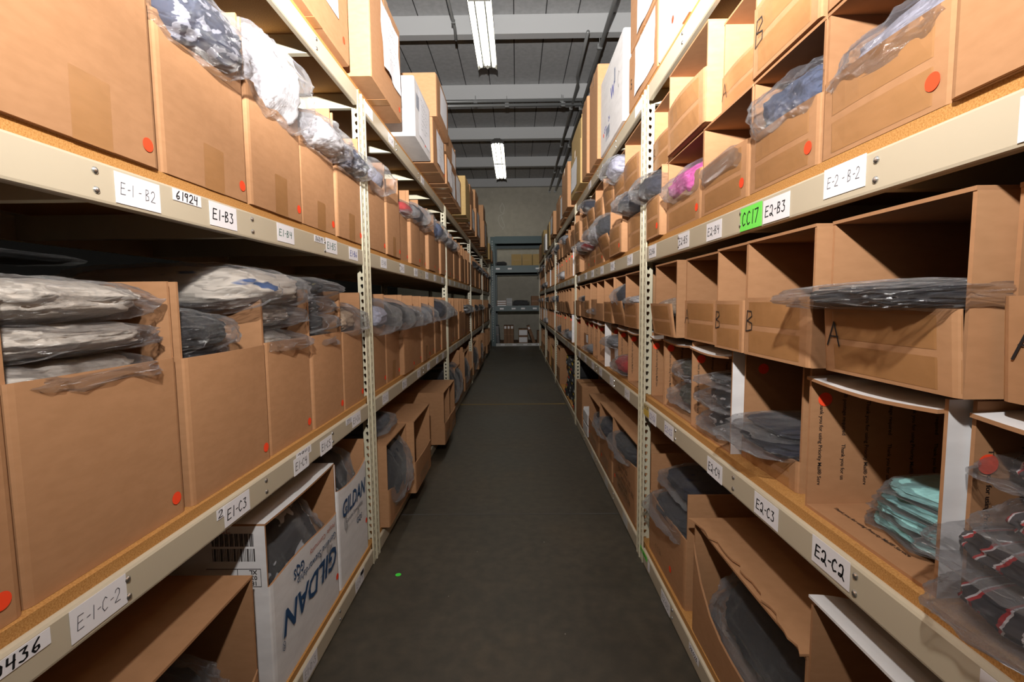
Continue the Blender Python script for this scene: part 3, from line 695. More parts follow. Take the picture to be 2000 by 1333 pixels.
a = closed('carton', 'kraft carton with white sheet, fourth past the first post, left top shelf', 'L', 2.88, .24, ZA, .17, .42, -.405, group=GA); sheet(a, .1, .9, .02, .16, 3); cdot(a, .2, .03)
a = closed('carton', 'kraft carton with long sheet, fifth past the first post, left top shelf', 'L', 3.125, .30, ZA, .19, .42, -.425, group=GA); sheet(a, .05, .95, .015, .175, 3)
a = Box('carton', 'open brown carton standing on two sheeted cartons, left top shelf', 'L', 2.90, .50, ZA+.193, .16, .42, -.415, group=GA); a.add_front(.13, .003); a.on_front(.55, .9, .01, .11, 'paper_sheet', 'paper')
FAR = [(3.44, .40, .24, .42, 'kraft', -.43), (3.90, .34, .31, .42, 'tan_board', -.40), (4.30, .36, .22, .42, 'kraft', -.44), (4.70, .40, .24, .42, 'kraft', -.43), (5.18, .45, .30, .42, 'kraft', -.42), (5.70, .40, .22, .42, 'kraft', -.45), (6.15, .40, .33, .45, 'kraft', -.40), (6.7, .36, .2, .42, 'kraft', -.44), (7.2, .5, .33, .45, 'tan_board', -.45), (7.9, .45, .26, .42, 'tan_board', -.43), (8.4, .42, .20, .42, 'kraft', -.42)]
for i, (y, w_, H, D, mt, xf) in enumerate(FAR):
    a = closed('carton', f'{"tan" if mt == "tan_board" else "kraft"} carton, {ORD[i]} past the second post on the left top shelf', 'L', y, w_, ZA, H, D, xf, mt, GA)
    if mt == 'kraft': sheet(a, .2, .8, .03, H-.02, 0 if i > 4 else 3)
    if i in (3, 4, 6, 8): closed('carton', f'smaller carton atop the {ORD[i]} carton past the second post, left top shelf', 'L', y+.02, w_-.06, ZA+H+.001, .2, D-.04, xf-.01, 'kraft' if i != 8 else 'tan_board', GA)
# right top shelf
GA = 'cartons stored on the right top shelf'
a = closed('carton', 'white fronted carton with orange dot, near end of the right top shelf', 'R', 1.02, .465, ZA, .34, .42, .427, 'carton_white', GA); cdot(a, .328, .05); 
marks(a, [('W', .05, .04, .20, False)], 'ink_blue', 'lettering', .01)
a = closed('carton', 'kraft carton with white order sheet beside the first post, right top shelf', 'R', 1.492, .372, ZA, .195, .42, .428, group=GA); sheet(a, .28, .93, .02, .185, 6); cdot(a, .06, .03); marks(a, [('5', .05, .035, .07, False)], 'ink', 'marker_letter')
a = closed('carton', 'kraft carton with white sheet stacked upon another, beside the first post, right top shelf', 'R', 1.50, .33, ZA+.197, .30, .42, .424, group=GA); sheet(a, .35, .98, .01, .28, 6)
a = closed('carton', 'white shipping carton with blue print and barcode past the first post, right top shelf', 'R', 1.925, .49, ZA, .345, .36, .420, 'carton_white', GA, flaps=False); cdot(a, .40, .075)
marks(a, [('W', .075, .25, .17, False), ('QTY', .03, .10, .08, False), ('24', .03, .2, .10, False)], 'ink_blue', 'lettering', .01)
m_ = MB()
for k in range(12): m_.box(-.1808, -.1803, .10-.007*k-.004, .10-.007*k, .03+.02*(k % 2), .085)
for k in range(7): m_.box(-.1808, -.1803, -.08-.003*k, -.0785-.003*k, .21, .27)
m_.build('barcode', 'print_grey', a)
m_ = MB(); put_hand(m_, 'C', .06, .002, (-.1812, -.15, .16), (0, -1, 0), (0, 0, 1)); m_.build('handwriting', 'ink', a, fixn=False)
a = closed('carton', 'tall kraft carton past the white shipping carton, right top shelf', 'R', 2.425, .255, ZA, .45, .40, .405, group=GA)
a = closed('carton', 'plain kraft carton standing beyond the tall kraft one, right top shelf', 'R', 2.69, .19, ZA, .41, .40, .392, group=GA)
a = closed('carton', 'tan carton with white sheet before the second post, right top shelf', 'R', 2.90, .50, ZA, .26, .42, .385, 'tan_board', GA); sheet(a, .1, .7, .03, .2, 3)
a = Box('carton', 'tan open carton atop the sheeted tan carton, before the second post, right top shelf', 'R', 2.92, .48, ZA+.262, .14, .40, .395, out='tan_board', group=GA); a.add_front(.12, .003, out='tan_board')
FAR = [(3.62, .42, .33, .40, 'kraft', .385), (4.10, .40, .25, .42, 'kraft', .41), (4.62, .40, .30, .42, 'kraft', .42), (5.06, .44, .24, .42, 'kraft', .39), (5.6, .40, .22, .42, 'kraft', .43), (6.1, .40, .30, .42, 'tan_board', .42), (6.6, .36, .22, .3, 'carton_white', .40), (7.2, .5, .36, .42, 'tan_board', .41), (7.85, .45, .24, .42, 'kraft', .42), (8.35, .45, .28, .42, 'kraft', .42)]
for i, (y, w_, H, D, mt, xf) in enumerate(FAR):
    a = closed('carton', f'{dict(tan_board="tan", kraft="kraft", carton_white="white")[mt]} carton, {ORD[i]} past the second post on the right top shelf', 'R', y, w_, ZA, H, D, xf, mt, GA)
    if i == 6: marks(a, [('G', .08, .1, .05, False)], 'ink_blue', 'lettering', .02)
    if i in (1, 3): sheet(a, .2, .8, .03, H-.03, 3)

# bottom shelf, left
a = Box('carton', 'big kraft carton lying open toward the aisle, left bottom shelf', 'L', .30, .583, ZD, .300, .42, -.520, lid=.004); a.add_front(.11, .004, prof=lambda u: .55+.45*u**6)
def shirt_carton(lab, y0, y1, H, up, cut):
    w_ = y1-y0; c = Box('shirt_carton', lab, 'L', y0, w_, ZD, H, .42, -.520, out='carton_white', inn='kraft_in', lid=.004 if up else False, lid_out='carton_white')
    c.add_front(cut, .003, prof=(lambda u: 1+.03*math.sin(5*u)) if up else (lambda u: .93+.22*(u-.5)**2+.05*u), out='carton_white'); c.dot(w_-.02, .06 if up else .10, .0088)
    return c
g1 = shirt_carton('white shirt carton with upside-down blue logo and torn opening, left bottom shelf', .936, 1.306, .378, True, .246)
g2 = shirt_carton('white shirt carton with upright blue logo beside the first post, left bottom shelf', 1.311, 1.572, .375, False, .300)
def on_shirt(c, items, mat, name, flip, bold=0, shear=0):
    mb = MB()
    for text, size, ly, z, wdt in items:
        du, dv = (Vector((0, -1, 0)), Vector((0, 0, -1))) if flip else (Vector((0, 1, 0)), Vector((0, 0, 1)))
        put_font(mb, text, size, Vector(c.P(-T-.0042, ly, z)), du, dv, 0, bold, shear, wdt)
    return mb.build(name, mat, c.front, fixn=False)
on_shirt(g1, [('GILDAN', .078, .352, .160, .315)], 'logo_blue', 'logo', True, .022, .25)
on_shirt(g1, [('Genuine Stewardship', .026, .345, .198, .235)], 'logo_blue', 'lettering', True, .0); on_shirt(g1, [('People  Community', .018, .34, .226, .16)], 'print_orange', 'lettering', True)
on_shirt(g1, [('GQS', .034, .15, .226, .055)], 'logo_blue', 'logo', True, .02)
on_shirt(g1, [('\u00ae', .03, .045, .10, .014)], 'logo_blue', 'logo', True, .0)
on_shirt(g2, [('GILDAN', .068, .02, .205, .215)], 'logo_blue', 'logo', False, .022, .25)
on_shirt(g2, [('Genuine Stewardship', .020, .05, .178, .15)], 'print_grey', 'lettering', False); on_shirt(g2, [('People  Earth  Community', .014, .05, .160, .14)], 'label_grey', 'lettering', False); on_shirt(g2, [('GQS', .026, .14, .135, .05)], 'logo_blue', 'logo', False, .01)
mb = MB()                                                        # shipping label on the near end of the first shirt carton
for k in range(26):
    x = .025+.0034*k; mb.box(g1.P(x, 0, 0)[0], g1.P(x, 0, 0)[0]+(.0022 if k % 3 else .001), -.1858, -.1853, .335, .362); mb.box(g1.P(x, 0, 0)[0], g1.P(x, 0, 0)[0]+(.001 if k % 4 else .0024), -.1858, -.1853, .303, .33)
for a0, a1, z0, z1 in ((.012, .125, .248, .249), (.012, .125, .286, .287), (.012, .0128, .248, .287), (.06, .061, .248, .287)):
    p, q = g1.P(a1, 0, 0)[0], g1.P(a0, 0, 0)[0]; mb.box(p, q, -.1858, -.1853, z0, z1)
for t_, zz in (('XL', .284), ('032', .272), ('18', .260)): put_font(mb, t_, .013, Vector(g1.P(.020, 0, zz))+Vector((0, -.0008, 0)), (-1, 0, 0), (0, 0, -1), 0, .02)
mb.build('barcode', 'print', g1.root)
mb = MB(); put_hand(mb, 'JEEP', .016, .0011, Vector(g1.P(.10, -.0012, .364)), (1, 0, 0), (0, 0, 1)); mb.build('handwriting', 'ink_red', g1.root, fixn=False)
G = 'open cartons on the left bottom shelf'
def floor_box(lab, side, y0, y1, H, xf, fh, D=.40, lid=True, out='kraft', prof=None, group=G, bulge=.004):
    c = Box('open_carton', lab, side, y0, y1-y0, ZD, H, D, xf, out=out, group=group, lid=lid); c.add_front(fh, bulge, prof=prof, out=out); c.on_front(0, 1, fh*.1, fh*.45, 'tape_strip', 'tape', nu=4); return c
c = floor_box('open kraft carton holding black bags, first past the first post, left bottom shelf', 'L', 1.702, 2.010, .31, -.481, .140, prof=lambda u: 1-.3*u); c.dot(.29, .03)
c = floor_box('open kraft carton, second past the first post, left bottom shelf', 'L', 2.020, 2.385, .315, -.449, .135)
c = floor_box('tall kraft carton jutting out, third past the first post, left bottom shelf', 'L', 2.728, 2.96, .305, -.428, .125)
c = floor_box('open kraft carton, fourth past the first post, left bottom shelf', 'L', 2.97, 3.22, .30, -.43, .12)
for i, (y0, y1, H) in enumerate([(3.75, 4.05, .30), (4.08, 4.36, .42), (4.4, 4.75, .36), (4.8, 5.15, .30), (5.4, 5.8, .36), (5.85, 6.2, .40), (6.25, 6.6, .3), (6.65, 7.0, .38), (7.3, 7.65, .36), (7.7, 8.1, .3), (8.2, 8.6, .36)]):
    floor_box(f'open kraft carton, {ORD[i]} past the second post, left bottom shelf', 'L', y0, y1, H, -.49+rnd.uniform(-.02, .02), .13, lid=i % 2 == 0)
# bottom shelf, right
GR2 = 'open cartons on the right bottom shelf'
c = Box('open_carton', 'kraft carton with raised back flap beside the first post, right bottom shelf', 'R', 1.217, .345, ZD, .32, .38, .445, group=GR2); c.add_front(.195, .003); c.dot(.115, .05); c.hand_front('LG', .62, .165, .014, .001); c.hand_front('C.C 2A', .75, .04, .016, .001)
mb = MB(); mb.box(c.P(.375, 0, 0)[0], c.P(.38, 0, 0)[0], -.17, .17, .322, .40); mb.build('flap', 'kraft_in', c.root)
c = Box('open_carton', 'big kraft carton on its side with curved torn opening, right bottom shelf', 'R', .692, .462, ZD, .278, .42, .440, group=GR2, lid=.003)
c.add_front(.255, .003, prof=lambda u: .30+.50*(abs(2*u-1)**3 if u > .5 else .25*abs(2*u-1)**2)+.08*u)
mb = MB(); n = 24; pts = []
for k in range(n+1):
    u = k/n; e = .02*math.sin(PI*u)+.004*math.sin(37*u)+.003*math.sin(61*u); pts += [c.P(-.012+e, c.w*u, .284), c.P(.16, c.w*u, .284), c.P(.16, c.w*u, .288), c.P(-.012+e, c.w*u, .288)]
mb.idx(pts, [(0, 1, 2, 3), (4*n+3, 4*n+2, 4*n+1, 4*n)]+[f for k in range(n) for a_ in [4*k] for f in ((a_, a_+4, a_+5, a_+1), (a_+1, a_+5, a_+6, a_+2), (a_+2, a_+6, a_+7, a_+3), (a_+3, a_+7, a_+4, a_))]); mb.build('flap', 'kraft', c.root)
c = Box('open_carton', 'white open carton with bent top flaps, near end of the right bottom shelf', 'R', .24, .448, ZD, .372, .40, .440, out='carton_white', inn='kraft_in', group=None)
c.add_front(.20, .003, prof=lambda u: .62+.5*abs(u-.3)**1.5, out='carton_white')
for j, (dz, dx) in enumerate(((.0, 0), (-.028, .03))):
    mb = MB(); n = 8; pts = []
    for k in range(n+1):
        x = -.010+dx+.012*k+.004; z = .384+dz*(k/n)**.5*(-1) - .02*(k/n)**2 + dz
        for y_ in (0.002, c.w-.002): pts += [c.P(x, y_, z), c.P(x, y_, z+.004)]
    mb.idx(pts, [(0, 1, 3, 2), (4*n, 4*n+2, 4*n+3, 4*n+1)]+[f for k in range(n) for q in [4*k] for f in ((q, q+2, q+6, q+4), (q+1, q+5, q+7, q+3), (q, q+4, q+5, q+1), (q+2, q+3, q+7, q+6))], [0, 0]+[1, 0, 0, 0]*n); mb.build('flap', ['carton_white', 'kraft_in'], c.root)
c = floor_box('printed kraft carton with torn top, first past the first post, right bottom shelf', 'R', 1.70, 2.118, .305, .434, .20, group=GR2, prof=lambda u: 1.1-.2*u); c.dot(.36, .06)
mb = MB()
for k in range(5): put_font(mb, 'CASE LOT  STYLE  SIZE', .022, Vector(c.P(-T-.006, .33-.05*(k % 3), .15-.025*k)), (0, -1, 0), (0, 0, 1))
mb.build('lettering', 'print', c.front, fixn=False)
c = floor_box('kraft carton with taped low front, second past the first post, right bottom shelf', 'R', 2.128, 2.46, .30, .432, .17, group=GR2); c.dot(.25, .05)
c = floor_box('kraft carton with taped low front, third past the first post, right bottom shelf', 'R', 2.475, 2.84, .27, .432, .14, group=GR2); c.dot(.3, .06)
for k in range(2): c = Box('white_bin', f'narrow white carton, {"lower" if k == 0 else "upper"} of two before the plain big carton, right bottom shelf', 'R', 2.86, .20, ZD+.075*k, .073, .3, .430, out='carton_white', inn='carton_white'); c.add_front(.06, .0, out='carton_white', inn='carton_white')
a = closed('carton', 'big plain kraft carton before the second post, right bottom shelf', 'R', 3.10, .31, ZD, .27, .42, .425, group=GR2)
for i, (y0, y1, H) in enumerate([(4.75, 5.1, .36), (5.5, 5.9, .3), (6.3, 6.7, .34), (7.2, 7.7, .3), (7.9, 8.3, .36)]): floor_box(f'open kraft carton, {ORD[i]} past the second post, right bottom shelf', 'R', y0, y1, H, .43, .16, group=GR2)
# ------------------------------------------------------------------ bagged garments
UNIT = {}
def unit(kind, var, nu, nv):
    """unit garment / film blob, half extents 1"""
    key = (kind, var, nu, nv)
    if key in UNIT: return UNIT[key]
    off = Vector((var*3.7, var*1.3, var*7.1)); vs, fs = [], []
    def pw(a, e): return math.copysign(abs(a)**e, a)
    for j in range(nv+1):
        v = -PI/2+PI*j/nv
        for i in range(nu):
            u = 2*PI*i/nu
            x, y, z = pw(math.cos(v), .45)*pw(math.cos(u), .42), pw(math.cos(v), .45)*pw(math.sin(u), .42), pw(math.sin(v), .75)
            p = Vector((x, y, z)); z *= 1-.16*max(abs(x), abs(y))**3
            q = Vector((x, y, z)); f = noise.fractal(p*1.6+off, .9, 2.0, 4)
            if kind == 'garment':
                rd = 1-abs(noise.noise(Vector((x*1.1, y*3.6, z*2.2))+off)); re = 1-abs(noise.noise(Vector((x*4.5+y*2, y*8.5-x*2, z*5))+off*2)); q *= 1+.06*f+.05*(re-.6); q.z += (.20*(rd-.6)+.06*(re-.6))*(.4+.6*abs(z)); q.x += .06*noise.noise(Vector((x, y*4, z*5))-off)
            else:
                r2 = 1-abs(noise.noise(p*3.1+off)); r3 = 1-abs(noise.noise(Vector((p.x*7, p.y*9, p.z*4))+off)); r4 = abs(noise.noise(p*15+off)); q *= 1.02+.06*f+.085*(r2-.55)+.05*(r3-.55)+.03*r4; q.z += .16*noise.noise(p*2.3+off*2)
                if x > .45:                       # loose bag mouth toward +x
                    k = (x-.45)/.55; q.x += k*(.07+.15*noise.noise(Vector((y*2.6, var, 0)))); q.z = q.z*(1-.22*k)+k*.22*noise.noise(Vector((x*3, y*4.5, var*2.0)))-.12*k*k; q.y *= 1+.03*k
            vs.append(q)
    for j in range(nv):
        for i in range(nu):
            a, b = j*nu+i, j*nu+(i+1) % nu; fs.append((a, b, b+nu, a+nu))
    fs += [tuple(range(nu))[::-1], tuple(range(nv*nu, nv*nu+nu))]
    me = bpy.data.meshes.new(kind); me.from_pydata([tuple(p) for p in vs], [], fs)
    bm = bmesh.new(); bm.from_mesh(me); bmesh.ops.remove_doubles(bm, verts=bm.verts, dist=1e-5); bmesh.ops.recalc_face_normals(bm, faces=bm.faces); bm.to_mesh(me); bm.free()
    me.materials.append(MAT['film'])
    if kind == 'garment': me.polygons.foreach_set('use_smooth', [True]*len(me.polygons))
    me.update(); UNIT[key] = me; return me
BN = [0]
def bag(lab, loc, size, fab, side='L', yaw=0.0, tilt=0.0, hi=True, var=None, group=None, name='bagged_garment', loose=1.0, gs=1.0, roll=0.0):
    """loc = centre of the base; size = full (depth across aisle, along aisle, height)"""
    BN[0] += 1; var = (BN[0] % 9) if var is None else var
    r = thing(name, lab, 'clothing', loc, group)
    r.rotation_euler = (roll, tilt, yaw+(0 if side == 'L' else PI))
    nu, nv = (64, 36) if hi else (22, 14)
    g = link('garment', unit('garment', var, nu, nv), r, (0, 0, size[2]/2)); g.scale = (size[0]*.47*gs, size[1]*.47*gs, size[2]*.46*gs)
    g.material_slots[0].link = 'OBJECT'; g.material_slots[0].material = MAT['fab_'+fab]
    f = link('plastic_bag', unit('film', var, *((96, 56) if hi else (26, 16))), r, (0, 0, size[2]/2)); f.scale = (size[0]*.5*(1+.5*(loose-1)), size[1]*.5, size[2]*.52)
    return r
# near left, upper shelf
bag('navy bagged shirts on the third open carton, left upper shelf', (-.60, .80, ZB+.20), (.26, .20, .115), 'navywhite', tilt=.12, var=1)
bag('white bagged bundle bulging above the fourth open carton, left upper shelf', (-.61, 1.035, ZB+.18), (.27, .215, .19), 'white', tilt=.05, var=2)
bag('white bagged shirts on the fifth open carton, left upper shelf', (-.585, 1.255, ZB+.20), (.26, .20, .085), 'white', tilt=.12, var=3, loose=1.08)
bag('navy patterned bagged shirts before the first post, left upper shelf', (-.585, 1.475, ZB+.20), (.25, .20, .085), 'navywhite', tilt=.12, var=4)
# near left, middle shelf
g = 'cream bagged garments stacked in the third left carton'
for k, (z, h, dx) in enumerate(((.206, .050, -.006), (.253, .046, .004), (.295, .060, .0))):
    bag(f'{["lowest", "middle", "topmost"][k]} cream bagged garment in the stack near the left end, middle shelf', (-.672+dx, .592, ZC+z), (.29, .222, h), 'cream', var=k+2, group=g, loose=1.02, tilt=-.02)
bag('lower charcoal bagged garment in the fourth open carton, left middle shelf', (-.68, .835, ZC+.19), (.25, .19, .07), 'charcoal', var=5); bag('upper black bagged garment in the fourth open carton, left middle shelf', (-.66, .825, ZC+.235), (.26, .17, .075), 'black', var=6)
g = 'cream bagged garments in the fifth left carton'
for k, (z, h, fb) in enumerate(((.185, .062, 'cream'), (.243, .066, 'cream'))): bag(f'{["lowest", "middle"][k]} cream bagged garment in the fifth carton, left middle shelf', (-.675, 1.08, ZC+z+.020), (.27, .195, h-.004), fb, var=k+7, group=g, loose=1.35)
bag('big cream bagged garment with blue print, topmost in the fifth carton, left middle shelf', (-.70, 1.03, ZC+.305), (.40, .29, .095), 'creamblue', var=3, group=g)
g = 'charcoal bagged garments in the sixth left carton'
for k, (z, fb) in enumerate(((.165, 'charcoal'), (.215, 'grey'), (.262, 'bw'), (.312, 'blackgold'))):
    bag(f'{["lowest", "second lowest", "second highest", "topmost"][k]} dark bagged garment in the sixth carton, left middle shelf', (-.69+.01*(k % 2), 1.30, ZC+z+.024), (.28, .215, .06), 'charcoal' if fb == 'grey' else fb, var=(k*2+1) % 9, group=g, loose=1.3, gs=.95)
bag('tan and yellow bagged garment beside the first post, left middle shelf', (-.63, 1.50, ZC+.21), (.27, .17, .11), 'tan', var=8, gs=.8)
bag('dark bagged shirts lying across the rack seen behind the cream bags', (-2.32, 1.95, 1.093), (.35, .9, .06), 'black', var=4, hi=False)
# bottom left
bag('black bagged garments heaped inside the big lying carton, left bottom shelf', (-.72, .64, ZD+.005), (.34, .42, .20), 'black', var=1)
bag('black printed bagged shirts inside the torn white shirt carton, left bottom shelf', (-.71, 1.125, ZD+.006), (.34, .34, .335), 'bw', var=7)
bag('black bagged shirts in the upright white shirt carton, left bottom shelf', (-.71, 1.44, ZD+.006), (.34, .24, .38), 'black', var=5)
bag('black bagged garments bulging from the first carton past the first post, left bottom shelf', (-.58, 1.86, ZD+.02), (.24, .27, .26), 'black', var=2); bag('dark bagged garment draped high on the first carton past the first post, left bottom shelf', (-.66, 1.84, ZD+.325), (.30, .24, .07), 'navy', var=6)
bag('black bag peeking from the third carton past the first post, left bottom shelf', (-.60, 2.84, ZD+.01), (.26, .19, .17), 'black', var=3, hi=False)
# past the first post, left upper and middle
g = 'small bagged bundles in cartons past the first left post'
for i, (k, row, fb, h) in enumerate([(0, 'B', 'violet', .09), (2, 'B', 'red', .04), (3, 'B', 'navy', .075), (4, 'B', 'grey', .09), (6, 'B', 'blue', .10), (7, 'B', 'grey', .08),
                                    (0, 'C', 'violet', .10), (1, 'C', 'black', .10), (2, 'C', 'charcoal', .08), (3, 'C', 'bw', .07), (4, 'C', 'grey', .08), (6, 'C', 'navy', .11), (7, 'C', 'black', .10)]):
    y = PY[1]+.042+.2225*k+.108
    bag(f'{dict(violet="pale violet", red="red", navy="navy", grey="grey", blue="blue", tan="tan", black="black", charcoal="charcoal", bw="black and white")[fb]} bagged garment in the {ORD[k]} carton past the first post, left {SHELF[row]}', (-.575, y, (ZB if row == 'B' else ZC)+.235-.02), (.22, .20, h+.02), fb, tilt=.16, var=i % 9, group=g, loose=1.1, hi=i > 5, gs=.72 if i % 3 == 0 else .9)
rnd = random.Random(3)
FB = dict(navy='navy', charcoal='charcoal', black='black', grey='grey', red='red', white='white', blue='blue', violet='pale violet', bw='black and white')
for bay in (2, 3, 4):
    for row in 'BC':
        for k in range(8):
            if rnd.random() < .42:
                fb = rnd.choice(['navy', 'charcoal', 'black', 'black', 'grey', 'bw', 'red' if bay == 2 else 'black']); y = PY[bay]+.042+.2225*k+.108
                bag(f'{FB[fb]} bagged garment in the {ORD[k]} carton past the {ORD[bay-1]} post, left {SHELF[row]}', (-.58, y, (ZB if row == 'B' else ZC)+.22), (.22, .19, .08), fb, tilt=.14, hi=False, group='bagged bundles far along the left shelves', loose=1.1)
# bottom left far
for i, (y, fb) in enumerate([(3.62, 'black'), (3.9, 'charcoal'), (4.55, 'black'), (5.6, 'black'), (6.4, 'charcoal')]):
    bag(f'{FB[fb]} bagged garment, {ORD[i]} past the second post on the left bottom shelf', (-.60, y, ZD+.02), (.26, .24, .30), fb, hi=i < 2, group='dark bagged bundles on the left bottom shelf')
# right, upper shelf
bag('clear bag of grey shirts in the second lower bin, right upper shelf', (.54, .595, ZB+.05), (.22, .19, .095), 'violet', 'R', var=1, loose=1.05, tilt=-.1)
bag('blue bagged shirts sticking out of the third lower bin, right upper shelf', (.53, .80, ZB+.06), (.23, .18, .10), 'blue', 'R', var=4, loose=1.12, tilt=-.14)
bag('pale bagged shirts in the fourth lower bin, right upper shelf', (.54, 1.03, ZB+.05), (.22, .20, .075), 'violet', 'R', var=6, hi=False)
bag('bright pink bagged shirts in the fifth lower bin, right upper shelf', (.525, 1.27, ZB+.06), (.22, .23, .09), 'pink', 'R', var=2)
bag('navy bagged shirts drooping beside the first post, right upper shelf', (.485, 1.52, ZB+.105), (.20, .20, .085), 'navy', 'R', var=7, loose=1.25, tilt=-.1)
g = 'bagged bundles past the first right post'
for i, (k, z, fb, h) in enumerate([(1, .30, 'violet', .09), (0, .12, 'navy', .07), (2, .10, 'charcoal', .10), (3, .10, 'white', .09), (4, .31, 'navy', .06), (5, .10, 'grey', .07), (4, .09, 'red', .05)]):
    bag(f'{FB.get(fb, fb)} bagged garment in the {ORD[k]} {"upper" if z > .2 else "lower"} bin past the first post, right upper shelf', (.475, PY[1]+.04+1.76/7*(k+.5), ZB+z), (.20, .20, h), fb, 'R', tilt=-.1, var=i, group=g, loose=1.15, hi=i < 4)
# right, middle shelf
g = 'red and black plaid bagged garments near the right end'
for i, (x, y, z, h, yw) in enumerate([(.545, .385, .006, .045, .1), (.555, .40, .050, .04, -.1), (.57, .375, .088, .045, .2), (.60, .40, .128, .04, 0)]):
    bag(f'{["lowest", "second lowest", "second highest", "topmost"][i]} red plaid bagged garment spilling from the near postal carton, right middle shelf', (x, y, ZC+z), (.24, .19, h), 'plaid', 'R', yw, var=i+2, group=g, loose=1.2)
g = 'folded aqua shirts in a postal carton'
for i in range(4): bag(f'{["lowest", "second lowest", "second highest", "topmost"][i]} folded aqua bagged shirt in the postal carton, right middle shelf', (.612+.006*i, .583+.003*(i % 2), ZC+.0055+.0165*i), (.25, .165, .020), 'teal', 'R', .05*(i-1), var=i, group=g, loose=.9, gs=1.06)
bag('lower navy bagged shirt hanging over the plain kraft carton front, right middle shelf', (.555, .865, ZC+.035), (.26, .18, .04), 'navy', 'R', var=5, loose=1.30, tilt=-.06); bag('upper navy bagged shirt in the plain kraft carton, right middle shelf', (.57, .87, ZC+.072), (.25, .17, .028), 'navy', 'R', var=2, loose=1.2)
g = 'black and white bagged garments in a postal carton'
for i in range(3): bag(f'{["lowest", "middle", "topmost"][i]} black and white bagged garment in the postal carton, right middle shelf', (.575, 1.075, ZC+.006+.056*i), (.24, .165, .058 if i < 2 else .035), 'bw', 'R', .1*(i-1), var=i+4, group=g, loose=1.2)
g = 'olive bagged garments in a postal carton'
for i in range(2): bag(f'{["lower", "upper"][i]} olive bagged garment in the postal carton before the first post, right middle shelf', (.585, 1.31, ZC+.006+.085*i), (.24, .17, .09 if i == 0 else .07), 'olive', 'R', var=i+6, group=g, loose=1.15)
bag('small grey bagged item in the postal carton beside the first post, right middle shelf', (.60, 1.52, ZC+.006), (.2, .09, .05), 'grey', 'R', hi=False)
bag('flat charcoal bagged garment overhanging the second taped bin, right middle shelf', (.535, .575, ZC+.2205+.084), (.30, .245, .036), 'charcoal', 'R', -.10, var=3, loose=1.12); bag('dark plastic bag deep in the second taped bin, right middle shelf', (.60, .55, ZC+.2205+.045), (.2, .16, .038), 'black', 'R', var=1, hi=False)
bag('clear bag edge inside the sixth taped bin, right middle shelf', (.50, 1.355, ZC+.2205+.05), (.16, .16, .055), 'tan', 'R', var=5)
for i, (k, z, fb, h) in enumerate([(0, .30, 'white', .04), (1, .29, 'navy', .10), (2, .10, 'grey', .06), (1, .01, 'red', .08), (5, .01, 'grey', .05), (4, .24, 'violet', .05), (6, .31, 'black', .05)]):
    bag(f'{FB.get(fb, fb)} bagged garment in the {ORD[k]} {"bin" if z > .2 else "postal carton"} past the first post, right middle shelf', (.52, PY[1]+.04+1.765/8*(k+.5), ZC+z), (.2, .17, h), fb, 'R', var=i+1, group='bagged bundles past the first right post, middle shelf', loose=1.15, hi=i < 4)
for bay in (2, 3, 4):
    for row in 'BC':
        for k in range(8):
            if rnd.random() < .4:
                fb = rnd.choice(['navy', 'charcoal', 'black', 'white', 'grey', 'bw']); up = rnd.random() < .55
                bag(f'{FB[fb]} bagged garment, {"upper" if up else "lower"} tier, {ORD[k]} past the {ORD[bay-1]} post, right {SHELF[row]}', (.50, PY[bay]+.04+1.76/8*(k+.5), (ZB if row == 'B' else ZC)+(.31 if up else .012)), (.2, .16, .075), fb, 'R', hi=False, group='bagged bundles far along the right shelves', loose=1.15)
# right, bottom shelf
bag('upper navy bagged garment in the carton beside the first post, right bottom shelf', (.60, 1.40, ZD+.225), (.26, .26, .085), 'navy', 'R', var=6); bag('lower charcoal bagged garment draped over the carton front beside the first post, right bottom shelf', (.56, 1.39, ZD+.15), (.26, .28, .075), 'charcoal', 'R', var=3, loose=1.15)
bag('black bagged garments heaped inside the big torn carton, right bottom shelf', (.65, .92, ZD+.006), (.36, .40, .21), 'black', 'R', var=8)
bag('dark bagged garment draped over the first carton past the first post, right bottom shelf', (.53, 1.93, ZD+.175), (.24, .32, .09), 'charcoal', 'R', var=2, loose=1.2, tilt=-.1)
bag('navy bagged garment over the second carton past the first post, right bottom shelf', (.53, 2.33, ZD+.14), (.24, .24, .10), 'navy', 'R', var=5, loose=1.2, tilt=-.1)
bag('black and white bagged garment in the third carton past the first post, right bottom shelf', (.55, 2.66, ZD+.11), (.2, .22, .09), 'bw', 'R', var=7)
# blister packs on the right bottom shelf past the second post
rnd = random.Random(8); n = 0
for col in range(5):
    for lev in range(4):
        y = 3.52+.155*col; z = ZD+.088*lev; n += 1
        r = thing('blister_pack', f'black blister pack with yellow header, column {col+1} level {lev+1}, right bottom shelf', 'package', (.52, y+.07, z), 'black and yellow blister packs past the second right post')
        r['label'] = f'black packet with yellow header, {["lowest", "second", "third", "topmost"][lev]} in the {ORD[col]} stack past the second right post'
        dx = .012*((lev*7+col*3) % 4); mb = MB(); mb.box(-.085+dx, .085, -.066, .066, 0, .084); mb.prism([(-.085+dx, .01), (-.095+dx, .02), (-.095+dx, .045), (-.085+dx, .055)], 'y', -.045, .03); mb.build('pack', 'black_plastic', r)
        mb = MB(); mb.box(-.087+dx, -.085+dx, -.055, .02+.008*col, .066, .082); mb.build('header_card', 'yellow_card' if (lev*5+col) % 5 != 3 else 'label_grey', r)
        mb = MB(); mb.box(-.0965+dx, -.095+dx, -.03, .012, .024, .038); mb.build('label_panel', 'label_grey' if (lev+col) % 4 else 'dot', r)
